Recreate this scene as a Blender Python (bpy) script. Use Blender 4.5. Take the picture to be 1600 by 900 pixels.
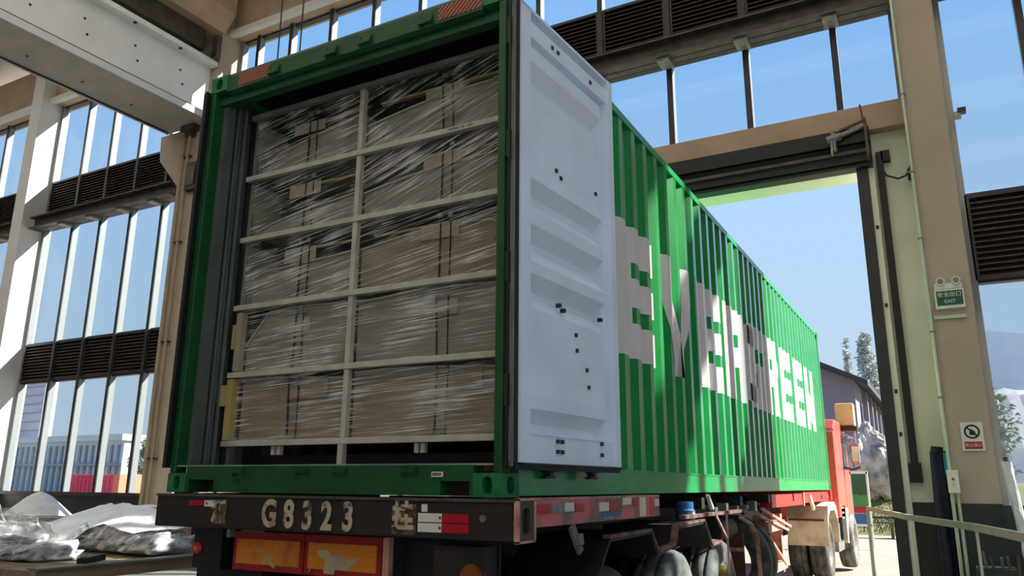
import bpy, bmesh, math, random
from mathutils import Vector, Matrix, noise, Quaternion
random.seed(7)
S = bpy.context.scene
COL = S.collection
for o in list(bpy.data.objects): bpy.data.objects.remove(o)

# ------------------------------------------------------------------ camera
cam = bpy.data.cameras.new('camera'); cam_o = bpy.data.objects.new('camera', cam); COL.objects.link(cam_o)
yaw, pit, rol = -0.5027, 0.2464, 0.0075
fw = Vector((math.sin(yaw)*math.cos(pit), math.cos(yaw)*math.cos(pit), math.sin(pit)))
r0 = Vector((math.cos(yaw), -math.sin(yaw), 0)); u0 = r0.cross(fw)
rt = r0*math.cos(rol)+u0*math.sin(rol); up = -r0*math.sin(rol)+u0*math.cos(rol)
m = Matrix((rt, up, -fw)).transposed().to_4x4(); m.translation = (1.9421, -3.4395, 1.5653)
cam_o.matrix_world = m
cam.sensor_fit = 'HORIZONTAL'; cam.sensor_width = 36; cam.lens = 36*1217.7/1600
cam.clip_start = .05; cam.clip_end = 2000
S.camera = cam_o

# ------------------------------------------------------------------ sky, sun, exposure
SUN_K, SUN_S = .62, .86
W = bpy.data.worlds.new('sky'); S.world = W; W.use_nodes = True
nt = W.node_tree; nt.nodes.clear()
wo = nt.nodes.new('ShaderNodeOutputWorld'); bg = nt.nodes.new('ShaderNodeBackground')
tc = nt.nodes.new('ShaderNodeTexCoord'); sx = nt.nodes.new('ShaderNodeSeparateXYZ'); rp = nt.nodes.new('ShaderNodeValToRGB')
nt.links.new(tc.outputs['Generated'], sx.inputs[0]); nt.links.new(sx.outputs['Z'], rp.inputs[0])
nt.links.new(rp.outputs[0], bg.inputs[0]); nt.links.new(bg.outputs[0], wo.inputs[0])
el = rp.color_ramp.elements
el[0].position = 0.0; el[0].color = (.62, .73, .86, 1)
el[1].position = .75; el[1].color = (.22, .52, 1.10, 1)
e = el.new(.12); e.color = (.55, .70, .86, 1)
e = el.new(.34); e.color = (.46, .70, 1.02, 1)
e = el.new(.52); e.color = (.34, .66, 1.14, 1)
bg.inputs[1].default_value = 1.0
sun = bpy.data.lights.new('sun', 'SUN'); sun.energy = 17; sun.angle = .012; sun.color = (1, .93, .82)
sun_o = bpy.data.objects.new('sun', sun); COL.objects.link(sun_o)
sd = Vector((1, SUN_K, SUN_S)).normalized()
sun_o.rotation_euler = sd.to_track_quat('Z', 'Y').to_euler(); sun_o.location = (40, 30, 40)
S.view_settings.view_transform = 'Standard'; S.view_settings.look = 'None'
S.view_settings.gamma = 1; S.view_settings.exposure = 0.0
S.view_settings.use_curve_mapping = False

# ------------------------------------------------------------------ materials
MATS = {}
def srgb(c):
    return tuple((v/255/12.92 if v/255 <= .04045 else ((v/255+.055)/1.055)**2.4) for v in c)+(1,)
def mat(name, rgb, rough=.6, metal=0., var=.12, scale=5., bump=0., rgb2=None, detail=4, stretch=None, thr=None, spec=.5, coat=0):
    m = bpy.data.materials.new(name); m.use_nodes = True; MATS[name] = m
    n = m.node_tree.nodes; l = m.node_tree.links; b = n['Principled BSDF']
    b.inputs['Roughness'].default_value = rough; b.inputs['Metallic'].default_value = metal
    b.inputs['Specular IOR Level'].default_value = spec
    if coat: b.inputs['Coat Weight'].default_value = coat; b.inputs['Coat Roughness'].default_value = .1; b.inputs['Coat IOR'].default_value = 1.75
    c1 = srgb(rgb); c2 = srgb(rgb2) if rgb2 else tuple(v*(1-var*2) for v in c1[:3])+(1,)
    t = n.new('ShaderNodeTexCoord'); ns = n.new('ShaderNodeTexNoise'); mp = n.new('ShaderNodeMapping')
    l.new(t.outputs['Object'], mp.inputs[0]); l.new(mp.outputs[0], ns.inputs['Vector'])
    if stretch: mp.inputs['Scale'].default_value = stretch
    ns.inputs['Scale'].default_value = scale; ns.inputs['Detail'].default_value = detail
    r = n.new('ShaderNodeValToRGB'); lo, hi = thr or (.35, .7)
    r.color_ramp.elements[0].position = lo; r.color_ramp.elements[1].position = hi
    r.color_ramp.elements[0].color = c1; r.color_ramp.elements[1].color = c2
    l.new(ns.outputs['Fac'], r.inputs[0]); l.new(r.outputs[0], b.inputs['Base Color'])
    if bump:
        bp = n.new('ShaderNodeBump'); bp.inputs['Strength'].default_value = bump; bp.inputs['Distance'].default_value = .02
        l.new(ns.outputs['Fac'], bp.inputs['Height']); l.new(bp.outputs[0], b.inputs['Normal'])
    return m
mat('concrete', (192, 166, 140), .85, var=.10, scale=2.2, bump=.08)
mat('column_paint', (188, 174, 154), .8, var=.06, scale=1.5, bump=.04)
mat('white_paint', (226, 226, 222), .7, var=.04, scale=1.2)
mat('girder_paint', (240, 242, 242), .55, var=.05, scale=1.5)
mat('girder_under_shade', (180, 172, 160), .6, var=.08, scale=2)  # darker copy of the girder paint, underside shade put into its colour
mat('hall_side', (104, 106, 108), .85, var=.08)
mat('hall_wall', (150, 150, 150), .85, var=.08)
mat('jamb_bounce_paint', (244, 245, 222), .7, var=.05, scale=2)  # yellowish tint stands in for light bounced off the green container
mat('dado', (40, 50, 44), .45, var=.25, scale=3)
mat('steel_dark', (92, 82, 76), .5, .3, var=.25, scale=6)
mat('louver', (86, 72, 68), .5, .2, var=.2, scale=8)
mat('alu_white', (134, 138, 138), .45, var=.03, scale=3)
mat('alu_dark', (62, 60, 62), .45, .4, var=.1)
mat('floor_concrete', (128, 127, 125), .55, var=.12, scale=.8, bump=.03)
mat('pavement', (150, 139, 127), .85, var=.08, scale=.6, bump=.05)
mat('roof_sheet', (190, 194, 200), .6, var=.06)
mat('container_green', (2, 142, 62), .3, var=.10, scale=3, coat=.9)
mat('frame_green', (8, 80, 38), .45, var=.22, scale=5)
mat('rail_green', (26, 150, 78), .25, var=.12, scale=4)
mat('casting_green', (20, 120, 70), .5, var=.25, scale=12, bump=.1)
mat('letter_white', (222, 216, 214), .4, var=.04, scale=3, coat=.5)
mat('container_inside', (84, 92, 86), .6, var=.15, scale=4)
mat('interior_shade', (34, 38, 38), .7, var=.15)
mat('plywood', (120, 92, 64), .7, var=.2, scale=8, stretch=(1, 6, 1))
mat('door_inner', (226, 240, 255), .4, var=.05, scale=2.5)
mat('rubber', (16, 18, 18), .55, var=.2)
mat('rubber_grey', (120, 120, 112), .6, var=.2)
mat('zinc', (150, 150, 146), .45, .6, var=.2, scale=14)
mat('sill_alu', (150, 160, 150), .5, .3, var=.2)
mat('bolt_dark', (48, 52, 56), .5, .3)
mat('rack_steel', (192, 189, 172), .45, .1, var=.12, scale=10)
mat('panel_grey', (142, 140, 126), .55, var=.12, scale=3, stretch=(1, 1, 6))
mat('panel_tan', (150, 136, 114), .65, var=.14, scale=3, stretch=(1, 1, 6))
mat('cardboard', (160, 150, 128), .8, var=.08, scale=6)
mat('strap_black', (18, 18, 20), .4, var=.1)
mat('wood_pale', (176, 156, 98), .7, var=.12, scale=6, stretch=(1, 1, .2))
mat('chassis_black', (22, 18, 18), .6, var=.35, scale=7, rgb2=(38, 26, 24))
mat('chassis_red', (204, 112, 110), .7, scale=5, rgb2=(118, 104, 94), bump=.2, detail=8, thr=(.45, .62))
mat('brick_red', (96, 46, 44), .65, var=.25, scale=6)
mat('bright_red', (206, 40, 36), .4, var=.12)
mat('rust_pink', (202, 150, 132), .75, scale=9, rgb2=(120, 84, 70), detail=8, thr=(.45, .7))
mat('rust_dull', (132, 96, 86), .75, scale=9, rgb2=(70, 50, 44), detail=8, thr=(.4, .65))
mat('reflect_red', (176, 14, 34), .3, var=.1)
mat('panel_edge', (170, 168, 156), .5, var=.1)
mat('reflect_white', (224, 220, 206), .3, var=.08)
mat('plate_red', (156, 20, 26), .5, var=.2, scale=8)
mat('plate_orange', (206, 122, 20), .5, scale=7, rgb2=(140, 74, 16), detail=8, thr=(.5, .75))
mat('lamp_amber', (128, 66, 22), .4, var=.2)
mat('plate_torn', (180, 164, 132), .8, var=.15)
mat('paint_white', (176, 162, 132), .75, scale=22, rgb2=(84, 62, 50), detail=6, thr=(.52, .68))
mat('rust_patch', (66, 40, 24), .8, scale=30, rgb2=(112, 88, 66), detail=6, thr=(.45, .6))
mat('tyre', (46, 46, 48), .8, scale=10, rgb2=(96, 92, 86), thr=(.4, .75))
mat('tyre_dusty', (120, 122, 118), .9, scale=8, rgb2=(64, 66, 66), thr=(.4, .7))
mat('rim_yellow', (150, 140, 50), .6, .2, var=.3, scale=9)
mat('rim_grey', (120, 116, 110), .5, .4, var=.2)
mat('mudguard', (222, 204, 178), .7, scale=4, rgb2=(176, 150, 124), thr=(.45, .75))
mat('cab_red', (222, 84, 70), .4, var=.1, scale=2, coat=.3)
mat('blue_paint', (44, 104, 158), .45, var=.15)
mat('tan_box', (228, 196, 142), .7, var=.1)
mat('chrome', (200, 200, 204), .2, .9, var=.05)
mat('black_plastic', (14, 14, 15), .45, var=.1)
mat('glass_dark', (20, 26, 34), .1, var=.05)
mat('galv', (206, 216, 190), .35, .3, var=.08, scale=6)
mat('conduit', (178, 160, 134), .6, var=.12, scale=6, stretch=(1, 1, .3))
mat('sign_green', (14, 92, 60), .4, var=.05)
mat('sign_white', (232, 230, 220), .5, var=.04)
mat('sign_red', (176, 40, 34), .5, var=.06)
mat('ink', (20, 20, 20), .6, var=.05)
mat('navy', (26, 34, 62), .7, var=.3, scale=9)
mat('blue_film', (40, 160, 216), .35, var=.12)
mat('package_grey', (112, 114, 126), .6, var=.25, scale=14, bump=.3, detail=8)
mat('package_dark', (40, 42, 48), .6, var=.4, scale=16, bump=.4, detail=8)
mat('straw', (136, 130, 100), .9, var=.35, scale=22, bump=.6, detail=8)
mat('board_cream', (226, 218, 190), .6, var=.08)
mat('timber_old', (142, 124, 100), .8, var=.25, scale=5, stretch=(1, .2, 1), bump=.1)
mat('rock', (196, 186, 178), .95, scale=1.6, rgb2=(96, 92, 90), detail=10, bump=.7, thr=(.4, .7))
mat('grass', (104, 112, 58), .95, scale=1.2, rgb2=(122, 108, 80), detail=8, bump=.3)
mat('grass_blade', (100, 118, 46), .8, var=.3)
mat('bush', (140, 140, 104), .9, var=.35, scale=2)
mat('warehouse_wall', (122, 120, 130), .8, var=.04, scale=.5)
mat('warehouse_dark', (50, 50, 58), .7, var=.12)
mat('warehouse_pane', (52, 56, 70), .35, var=.1)
mat('tree_trunk', (150, 140, 130), .9, var=.2)
mat('tree_leaf', (186, 190, 184), .9, var=.12, scale=1)  # leaf colour paled, haze put into it
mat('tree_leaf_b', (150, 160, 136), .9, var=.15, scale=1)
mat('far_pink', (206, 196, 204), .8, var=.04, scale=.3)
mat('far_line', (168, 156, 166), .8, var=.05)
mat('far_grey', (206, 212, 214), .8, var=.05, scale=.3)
mat('far_post', (150, 160, 166), .8, var=.05)
mat('far_red', (226, 60, 90), .6, var=.06)
mat('far_orange', (236, 130, 96), .7, var=.06)
mat('hill_far_hazed', (196, 196, 200), 1, var=.03, scale=.02)  # distance haze put into the pale base colour
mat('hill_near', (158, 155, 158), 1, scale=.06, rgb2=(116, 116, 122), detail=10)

def shader(name):
    m = bpy.data.materials.new(name); m.use_nodes = True; MATS[name] = m
    n = m.node_tree.nodes; n.clear(); return m, n, m.node_tree.links
# window glass: clear, faintly dusty, with a mirror layer
m_, n, l = shader('glass')
o = n.new('ShaderNodeOutputMaterial'); tr = n.new('ShaderNodeBsdfTransparent'); gl = n.new('ShaderNodeBsdfGlossy'); df = n.new('ShaderNodeBsdfDiffuse')
tr.inputs[0].default_value = (.84, .88, .90, 1); gl.inputs['Roughness'].default_value = .02
df.inputs[0].default_value = (.85, .85, .82, 1)
mx = n.new('ShaderNodeMixShader'); mx2 = n.new('ShaderNodeMixShader')
ns = n.new('ShaderNodeTexNoise'); ns.inputs['Scale'].default_value = 1.5; ns.inputs['Detail'].default_value = 6
ml = n.new('ShaderNodeMath'); ml.operation = 'MULTIPLY'; ml.inputs[1].default_value = .018
l.new(ns.outputs['Fac'], ml.inputs[0]); l.new(ml.outputs[0], mx.inputs[0]); l.new(tr.outputs[0], mx.inputs[1]); l.new(df.outputs[0], mx.inputs[2])
mx2.inputs[0].default_value = .012; l.new(mx.outputs[0], mx2.inputs[1]); l.new(gl.outputs[0], mx2.inputs[2]); l.new(mx2.outputs[0], o.inputs[0])

m_, n, l = shader('fill_skylight')
o = n.new('ShaderNodeOutputMaterial'); tl_ = n.new('ShaderNodeBsdfTranslucent'); tl_.inputs[0].default_value = (.76, .72, .66, 1); l.new(tl_.outputs[0], o.inputs[0])
def film(name, ang, lo, hi, base, top, sc=(1.0, 1, 26), col=(.8, .8, .76, 1), fine=4.0):
    """stretch film: clear plastic with white drawn streaks"""
    m_, n, l = shader(name)
    o = n.new('ShaderNodeOutputMaterial'); tr = n.new('ShaderNodeBsdfTransparent'); tr.inputs[0].default_value = (.93, .93, .92, 1)
    pb = n.new('ShaderNodeBsdfPrincipled'); pb.inputs['Base Color'].default_value = col; pb.inputs['Roughness'].default_value = .28
    t = n.new('ShaderNodeTexCoord'); mp = n.new('ShaderNodeMapping'); mp.vector_type = 'POINT'
    mp0 = n.new('ShaderNodeMapping'); mp0.inputs['Rotation'].default_value = (0, ang, 0); mp.inputs['Scale'].default_value = sc
    n1 = n.new('ShaderNodeTexNoise'); n1.inputs['Scale'].default_value = fine; n1.inputs['Detail'].default_value = 5; n1.inputs['Roughness'].default_value = .65
    n2 = n.new('ShaderNodeTexNoise'); n2.inputs['Scale'].default_value = 3.2; n2.inputs['Detail'].default_value = 2
    l.new(t.outputs['Object'], mp0.inputs[0]); l.new(mp0.outputs[0], mp.inputs[0]); l.new(mp.outputs[0], n1.inputs['Vector']); l.new(t.outputs['Object'], n2.inputs['Vector'])
    r = n.new('ShaderNodeMapRange'); r.inputs['From Min'].default_value = lo; r.inputs['From Max'].default_value = hi
    r.inputs['To Min'].default_value = base; r.inputs['To Max'].default_value = top
    ad = n.new('ShaderNodeMath'); ad.operation = 'MULTIPLY_ADD'; ad.inputs[1].default_value = .45; 
    l.new(n2.outputs['Fac'], ad.inputs[0]); l.new(n1.outputs['Fac'], ad.inputs[2])
    sb = n.new('ShaderNodeMath'); sb.operation = 'SUBTRACT'; sb.inputs[1].default_value = .225
    l.new(ad.outputs[0], sb.inputs[0]); l.new(sb.outputs[0], r.inputs['Value'])
    bp = n.new('ShaderNodeBump'); bp.inputs['Strength'].default_value = .6; bp.inputs['Distance'].default_value = .02
    l.new(n1.outputs['Fac'], bp.inputs['Height']); l.new(bp.outputs[0], pb.inputs['Normal'])
    mx = n.new('ShaderNodeMixShader'); l.new(r.outputs[0], mx.inputs[0]); l.new(tr.outputs[0], mx.inputs[1]); l.new(pb.outputs[0], mx.inputs[2]); l.new(mx.outputs[0], o.inputs[0])
film('film_a', .16, .505, .66, .015, .82, sc=(.55, 1, 30))
film('film_b', .34, .505, .66, .015, .82, sc=(.55, 1, 30))
film('film_c', .06, .49, .66, .03, .75, sc=(.55, 1, 30))
film('sheet_plastic', .3, .2, .6, .72, .98, sc=(3, 3, 5), col=(.86, .89, .92, 1), fine=1.6)
film('sheet_clear', .5, .35, .7, .12, .85, sc=(3, 3, 9), col=(.86, .88, .9, 1), fine=2.4)
# hazard stripes (flat print)
m_, n, l = shader('hazard')
o = n.new('ShaderNodeOutputMaterial'); pb = n.new('ShaderNodeBsdfPrincipled'); t = n.new('ShaderNodeTexCoord'); s_ = n.new('ShaderNodeSeparateXYZ')
a1 = n.new('ShaderNodeMath'); a1.operation = 'SUBTRACT'; a2 = n.new('ShaderNodeMath'); a2.operation = 'MULTIPLY'; a2.inputs[1].default_value = 30
a3 = n.new('ShaderNodeMath'); a3.operation = 'FRACT'; a4 = n.new('ShaderNodeMath'); a4.operation = 'GREATER_THAN'; a4.inputs[1].default_value = .5
mc = n.new('ShaderNodeMix'); mc.data_type = 'RGBA'; mc.inputs['A'].default_value = srgb((16, 44, 30)); mc.inputs['B'].default_value = srgb((196, 92, 62))
l.new(t.outputs['Object'], s_.inputs[0]); l.new(s_.outputs['X'], a1.inputs[0]); l.new(s_.outputs['Z'], a1.inputs[1]); l.new(a1.outputs[0], a2.inputs[0])
l.new(a2.outputs[0], a3.inputs[0]); l.new(a3.outputs[0], a4.inputs[0]); l.new(a4.outputs[0], mc.inputs['Factor']); l.new(mc.outputs['Result'], pb.inputs['Base Color']); l.new(pb.outputs[0], o.inputs[0])

# ------------------------------------------------------------------ mesh helpers
class MB:
    def __init__(s, xf=None): s.v = []; s.f = []; s.xf = xf
    def add(s, vs, fs):
        b = len(s.v)
        s.v += [tuple(s.xf(*p)) if s.xf else tuple(p) for p in vs]; s.f += [tuple(b+i for i in f) for f in fs]; return s
    def box(s, x0, x1, y0, y1, z0, z1):
        return s.add([(x0,y0,z0),(x1,y0,z0),(x1,y1,z0),(x0,y1,z0),(x0,y0,z1),(x1,y0,z1),(x1,y1,z1),(x0,y1,z1)],
            [(0,3,2,1),(4,5,6,7),(0,1,5,4),(1,2,6,5),(2,3,7,6),(3,0,4,7)])
    def prism(s, poly, axis, a0, a1):
        """poly: 2-D outline in the two other axes (x: (y,z), y: (x,z), z: (x,y))"""
        def p(q, a): return {'x': (a, q[0], q[1]), 'y': (q[0], a, q[1]), 'z': (q[0], q[1], a)}[axis]
        n = len(poly); area = sum(poly[i][0]*poly[(i+1)%n][1]-poly[(i+1)%n][0]*poly[i][1] for i in range(n))
        if (area < 0) != (axis == 'y'): poly = poly[::-1]
        vs = [p(q, a0) for q in poly]+[p(q, a1) for q in poly]
        fs = [tuple(range(n))[::-1], tuple(range(n, 2*n))]+[(i, (i+1)%n, n+(i+1)%n, n+i) for i in range(n)]
        return s.add(vs, fs)
    def tube(s, p0, p1, r, n=10, r1=None):
        p0 = Vector(p0); p1 = Vector(p1); d = (p1-p0).normalized()
        a = d.orthogonal().normalized(); b = d.cross(a); r1 = r if r1 is None else r1
        vs = [p0+(a*math.cos(2*math.pi*i/n)+b*math.sin(2*math.pi*i/n))*r for i in range(n)]+[p1+(a*math.cos(2*math.pi*i/n)+b*math.sin(2*math.pi*i/n))*r1 for i in range(n)]
        return s.add(vs, [(i, (i+1)%n, n+(i+1)%n, n+i) for i in range(n)]+[tuple(range(n))[::-1], tuple(range(n, 2*n))])
    def path(s, pts, r, n=8):
        for a, b in zip(pts, pts[1:]): s.tube(a, b, r, n)
        return s
    def bar(s, p0, p1, w, h):
        """square bar from p0 to p1"""
        p0 = Vector(p0); p1 = Vector(p1); d = (p1-p0).normalized(); up_ = Vector((0,0,1)) if abs(d.z) < .95 else Vector((0,1,0))
        a = d.cross(up_).normalized()*w/2; b = a.cross(d).normalized()*h/2
        vs = [p0-a-b, p0+a-b, p0+a+b, p0-a+b, p1-a-b, p1+a-b, p1+a+b, p1-a+b]
        return s.add(vs, [(0,3,2,1)[::-1],(4,5,6,7)[::-1],(0,1,5,4)[::-1],(1,2,6,5)[::-1],(2,3,7,6)[::-1],(3,0,4,7)[::-1]])
    def lathe(s, prof, c, axis='x', n=36, closed=False):
        vs = []; k = len(prof)
        for i in range(n):
            t = 2*math.pi*i/n; co, si = math.cos(t), math.sin(t)
            for a, r in prof:
                vs.append({'x': (c[0]+a, c[1]+r*co, c[2]+r*si), 'y': (c[0]+r*co, c[1]+a, c[2]+r*si), 'z': (c[0]+r*co, c[1]+r*si, c[2]+a)}[axis])
        fs = [(i*k+j, i*k+j+1, ((i+1)%n)*k+j+1, ((i+1)%n)*k+j) for i in range(n) for j in range(k-1)]
        return s.add(vs, fs)
    def grid(s, fn, nu, nv):
        vs = [fn(i/nu, j/nv) for j in range(nv+1) for i in range(nu+1)]
        return s.add(vs, [(j*(nu+1)+i, j*(nu+1)+i+1, (j+1)*(nu+1)+i+1, (j+1)*(nu+1)+i) for j in range(nv) for i in range(nu)])
    def build(s, name, mt, parent=None, smooth=False, bevel=0, solid=0, fix=False):
        me = bpy.data.meshes.new(name); me.from_pydata([tuple(p) for p in s.v], [], s.f)
        if fix:
            bm = bmesh.new(); bm.from_mesh(me); bmesh.ops.recalc_face_normals(bm, faces=bm.faces); bm.to_mesh(me); bm.free()
        me.materials.append(MATS[mt]); me.update()
        if smooth: me.polygons.foreach_set('use_smooth', [True]*len(me.polygons))
        ob = bpy.data.objects.new(name, me); COL.objects.link(ob)
        if parent: setpar(ob, parent)
        if bevel:
            b = ob.modifiers.new('bevel', 'BEVEL'); b.width = bevel; b.segments = 2; b.limit_method = 'ANGLE'
        if solid:
            b = ob.modifiers.new('solid', 'SOLIDIFY'); b.thickness = solid; b.offset = 0
        return ob
WL = {}
def wloc(o): return WL.get(o.name, Vector((0, 0, 0)))
def setpar(ob, parent):
    ob.parent = parent; ob.matrix_parent_inverse = Matrix.Translation(-wloc(parent))
def tag(o, label=None, cat=None, group=None, kind=None):
    for k, v in (('label', label), ('category', cat), ('group', group), ('kind', kind)):
        if v: o[k] = v
    return o
def empty(name, loc, label=None, cat=None, group=None, kind=None):
    o = bpy.data.objects.new(name, None); COL.objects.link(o); o.location = loc; o.empty_display_size = .1
    WL[o.name] = Vector(loc); return tag(o, label, cat, group, kind)
def box(name, mt, parent, *a, **k): return MB().box(*a).build(name, mt, parent, **k)
def copy_to(src, parent, off):
    c = src.copy(); COL.objects.link(c)
    if parent: setpar(c, parent)
    c.location = src.location+Vector(off)
    for ch in list(src.children):
        d = ch.copy(); COL.objects.link(d); d.parent = c; d.matrix_parent_inverse = ch.matrix_parent_inverse.copy()
    return c
def text(s, size, name, mt, parent, mw, ext=.001, bold=0.0, sx=1.0):
    cu = bpy.data.curves.new(name, 'FONT'); cu.body = s; cu.size = size; cu.extrude = ext; cu.align_x = 'CENTER'; cu.align_y = 'CENTER'; cu.offset = bold
    t = bpy.data.objects.new('tmp', cu); COL.objects.link(t); dg = bpy.context.evaluated_depsgraph_get()
    me = bpy.data.meshes.new_from_object(t.evaluated_get(dg)); COL.objects.unlink(t); bpy.data.objects.remove(t)
    me.transform(Matrix.Diagonal((sx, 1, 1, 1))); me.transform(mw); me.materials.clear(); me.materials.append(MATS[mt]); me.name = name
    ob = bpy.data.objects.new(name, me); COL.objects.link(ob)
    if parent: setpar(ob, parent)
    return ob
FRONT = Matrix(((1,0,0,0),(0,0,-1,0),(0,1,0,0),(0,0,0,1)))      # text facing -Y
def at(x, y, z): return Matrix.Translation((x, y, z)) @ FRONT
def oval_face(mb, P, w, h, cx, cy, rw, rh, depth, n=24, e=2.6):
    """rectangle w x h with an oval pocket; P(u, v, d) maps to space, d = inward depth"""
    ov = []; rc = []
    for i in range(n):
        t = 2*math.pi*(i+.5)/n; c, s = math.cos(t), math.sin(t)
        ov.append((cx+rw*math.copysign(abs(c)**(2/e), c), cy+rh*math.copysign(abs(s)**(2/e), s)))
        k = max(abs(c)/(w/2), abs(s)/(h/2)); rc.append((w/2+c/k, h/2+s/k))
    for cq in ((0,0),(w,0),(w,h),(0,h)):
        i = min(range(n), key=lambda j: (rc[j][0]-cq[0])**2+(rc[j][1]-cq[1])**2); rc[i] = cq
    vs = [P(u, v, 0) for u, v in rc]+[P(u, v, 0) for u, v in ov]+[P(u, v, depth) for u, v in ov]
    fs = [(i, (i+1)%n, n+(i+1)%n, n+i) for i in range(n)]+[(n+i, n+(i+1)%n, 2*n+(i+1)%n, 2*n+i) for i in range(n)]+[tuple(range(2*n, 3*n))]
    mb.add(vs, fs)

# ================================================================== THE HALL
GY = 8.0                                   # plane of the glass in the far wall
tag(box('floor', 'floor_concrete', None, -32, 9.4, -22, 8.3, -.2, 0), kind='structure')
sk_y = [-18, -13, -8, -3, 2]  # translucent roof strips, added out of view as fill light from above
for a, b in zip([-22]+[y+2.2 for y in sk_y], sk_y+[8.2]): tag(box('ceiling', 'roof_sheet', None, -32, 9.6, a, b, 13.4, 13.6), kind='structure')
for y in sk_y: tag(box('ceiling', 'fill_skylight', None, -32, 9.6, y, y+2.2, 13.48, 13.5), 'translucent strip added to the unseen roof for fill light', kind='structure')
tag(box('pavement', 'pavement', None, -160, 160, 8.3, 60, -.25, -.05), 'pale concrete yard outside the hall door', kind='structure')
tag(MB().box(9.6, 60, -60, 8.3, -.25, -.06).build('pavement', 'pavement'), 'pale concrete yard beside the hall', kind='structure')

wb = empty('wall_back', (0, GY, 0), kind='structure')
COLS = [(-25.95, -25.47), (-19.03, -18.55), (-12.42, -11.6), (-5.08, -4.6), (1.95, 2.42), (8.95, 9.42)]
for i, (a, b) in enumerate(COLS):
    box('column', 'white_paint' if i == 1 else 'column_paint', wb, a, b, 7.3, 8.1, 0, 13.4, bevel=.015)
ring = MB().box(-32, 9.4, 7.62, 8.15, 11.62, 12.9); ring.build('ring_beam', 'concrete', wb)
box('ring_beam_lit_strip', 'white_paint', wb, -32, 9.4, 7.5, 7.64, 11.58, 11.72)  # white strip painted as the lit underside of the ring beam
box('dado_wall', 'dado', wb, -32, -4.6, 7.86, 8.1, 0, 1.3)
box('dado_wall', 'dado', wb, 2.42, 9.0, 7.86, 8.1, 0, 1.36)
box('window_sill', 'alu_dark', wb, -32, -4.6, 7.78, 7.87, 1.24, 1.32)
# dark painted base of the pier beside the door, and of the jamb
box('dado_paint', 'dado', wb, 1.945, 2.425, 7.292, 7.9, 0, 1.385)
box('dado_paint', 'dado', wb, 1.34, 1.95, 7.985, 8.1, 0, 1.38)
# door bay: lintel, jambs
box('lintel', 'concrete', wb, -4.6, 1.95, 7.80, 8.12, 6.43, 6.82, bevel=.01)
box('lintel_soffit', 'jamb_bounce_paint', wb, -4.0, 1.36, 8.0, 8.62, 5.98, 6.43)
box('jamb', 'jamb_bounce_paint', wb, 1.34, 1.95, 7.99, 8.09, 1.38, 6.43)
box('jamb', 'jamb_bounce_paint', wb, -4.6, -4.0, 7.99, 8.09, 0, 6.43)
# corbel of the crane column
MB().prism([(-13.35, 9.35), (-12.4, 9.35), (-12.4, 8.0), (-12.6, 8.0), (-13.3, 8.75)], 'y', 7.32, 7.85).build('corbel', 'column_paint', wb, bevel=.01)
box('wall_stub', 'column_paint', wb, -13.0, -12.4, 7.7, 8.1, 0, 11.6)

wcount = 0
def louver(parent, x0, x1, z0, z1, first=None):
    """framed bank of horizontal blades"""
    fr = MB(); t = .05
    fr.box(x0, x1, 7.86, 8.02, z0, z0+t).box(x0, x1, 7.86, 8.02, z1-t, z1).box(x0, x0+t, 7.86, 8.02, z0+t, z1-t).box(x1-t, x1, 7.86, 8.02, z0+t, z1-t)
    fr.box(x0, x1, 8.02, 8.04, z0, z1)
    p = fr.build('louver_panel', 'alu_dark', parent)
    sl = MB(); k = int((z1-z0-2*t)/.075)
    for i in range(k):
        z = z0+t+i*(z1-z0-2*t)/k
        sl.add([(x0+t, 7.875, z+.012), (x1-t, 7.875, z+.012), (x1-t, 7.965, z+.07), (x0+t, 7.965, z+.07), (x0+t, 7.875, z), (x1-t, 7.875, z), (x1-t, 7.965, z+.058), (x0+t, 7.965, z+.058)],
               [(0, 1, 2, 3), (7, 6, 5, 4), (4, 5, 1, 0)])
    s = sl.build('blades', 'louver', p); s['kind'] = 'stuff'
    return p
def bay(xa, xb, xm, rows, beam, zs=1.32, ztop=11.62):
    """one bay of window wall: xm mullion positions; rows: (z0, z1, 'g' or 'l')"""
    global wcount
    wcount += 1
    w = empty('window_%d' % wcount, ((xa+xb)/2, GY, zs), kind='structure')
    xs = [xa]+[x for x in xm if xa+.15 < x < xb-.15]+[xb]
    ms = None
    for x in xs[1:-1]:
        if ms is None:
            x_0 = x; ms = box('mullion', 'alu_white', w, x-.04, x+.04, 7.855, 8.0, zs, ztop)
            c = MB().box(x-.045, x+.045, 7.83, 7.856, zs, ztop).build('front_shade_strip', 'alu_dark', ms)  # dark strip stands for the mullion's front face in shade
        else: copy_to(ms, w, (x-x_0, 0, 0))
    for a in (xa, xb):
        box('side_frame', 'alu_white', w, a-.05, a+.05, 7.86, 8.0, zs, ztop)
    for (z0, z1, k) in rows:
        for a, b in zip(xs, xs[1:]):
            if k == 'g':
                p = box('pane', 'glass', w, a+.03, b-.03, 8.0, 8.008, z0, z1)
            else: louver(w, a+.03, b-.03, z0, z1)
        box('transom', 'alu_dark', w, xa, xb, 7.9, 8.03, z1-.03, z1+.03)
    if beam:
        z0, z1 = beam
        bm_ = MB().box(xa, xb, 7.60, 7.62, z0, z1).box(xa, xb, 7.45, 7.77, z0, z0+.03).box(xa, xb, 7.45, 7.77, z1-.03, z1).build('steel_beam', 'steel_dark', w)
        for x in xs[1:-1]:
            box('beam_cleat', 'zinc', w, x-.1, x+.1, 7.5, 7.8, z0-.06, z0)
    return w
def mull(c): return [c+i*7/6 for i in range(1, 6)]
L = [(1.32, 3.95, 'g'), (3.95, 4.92, 'l'), (4.92, 8.05, 'g'), (8.05, 9.36, 'l'), (9.36, 11.6, 'g')]
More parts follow.
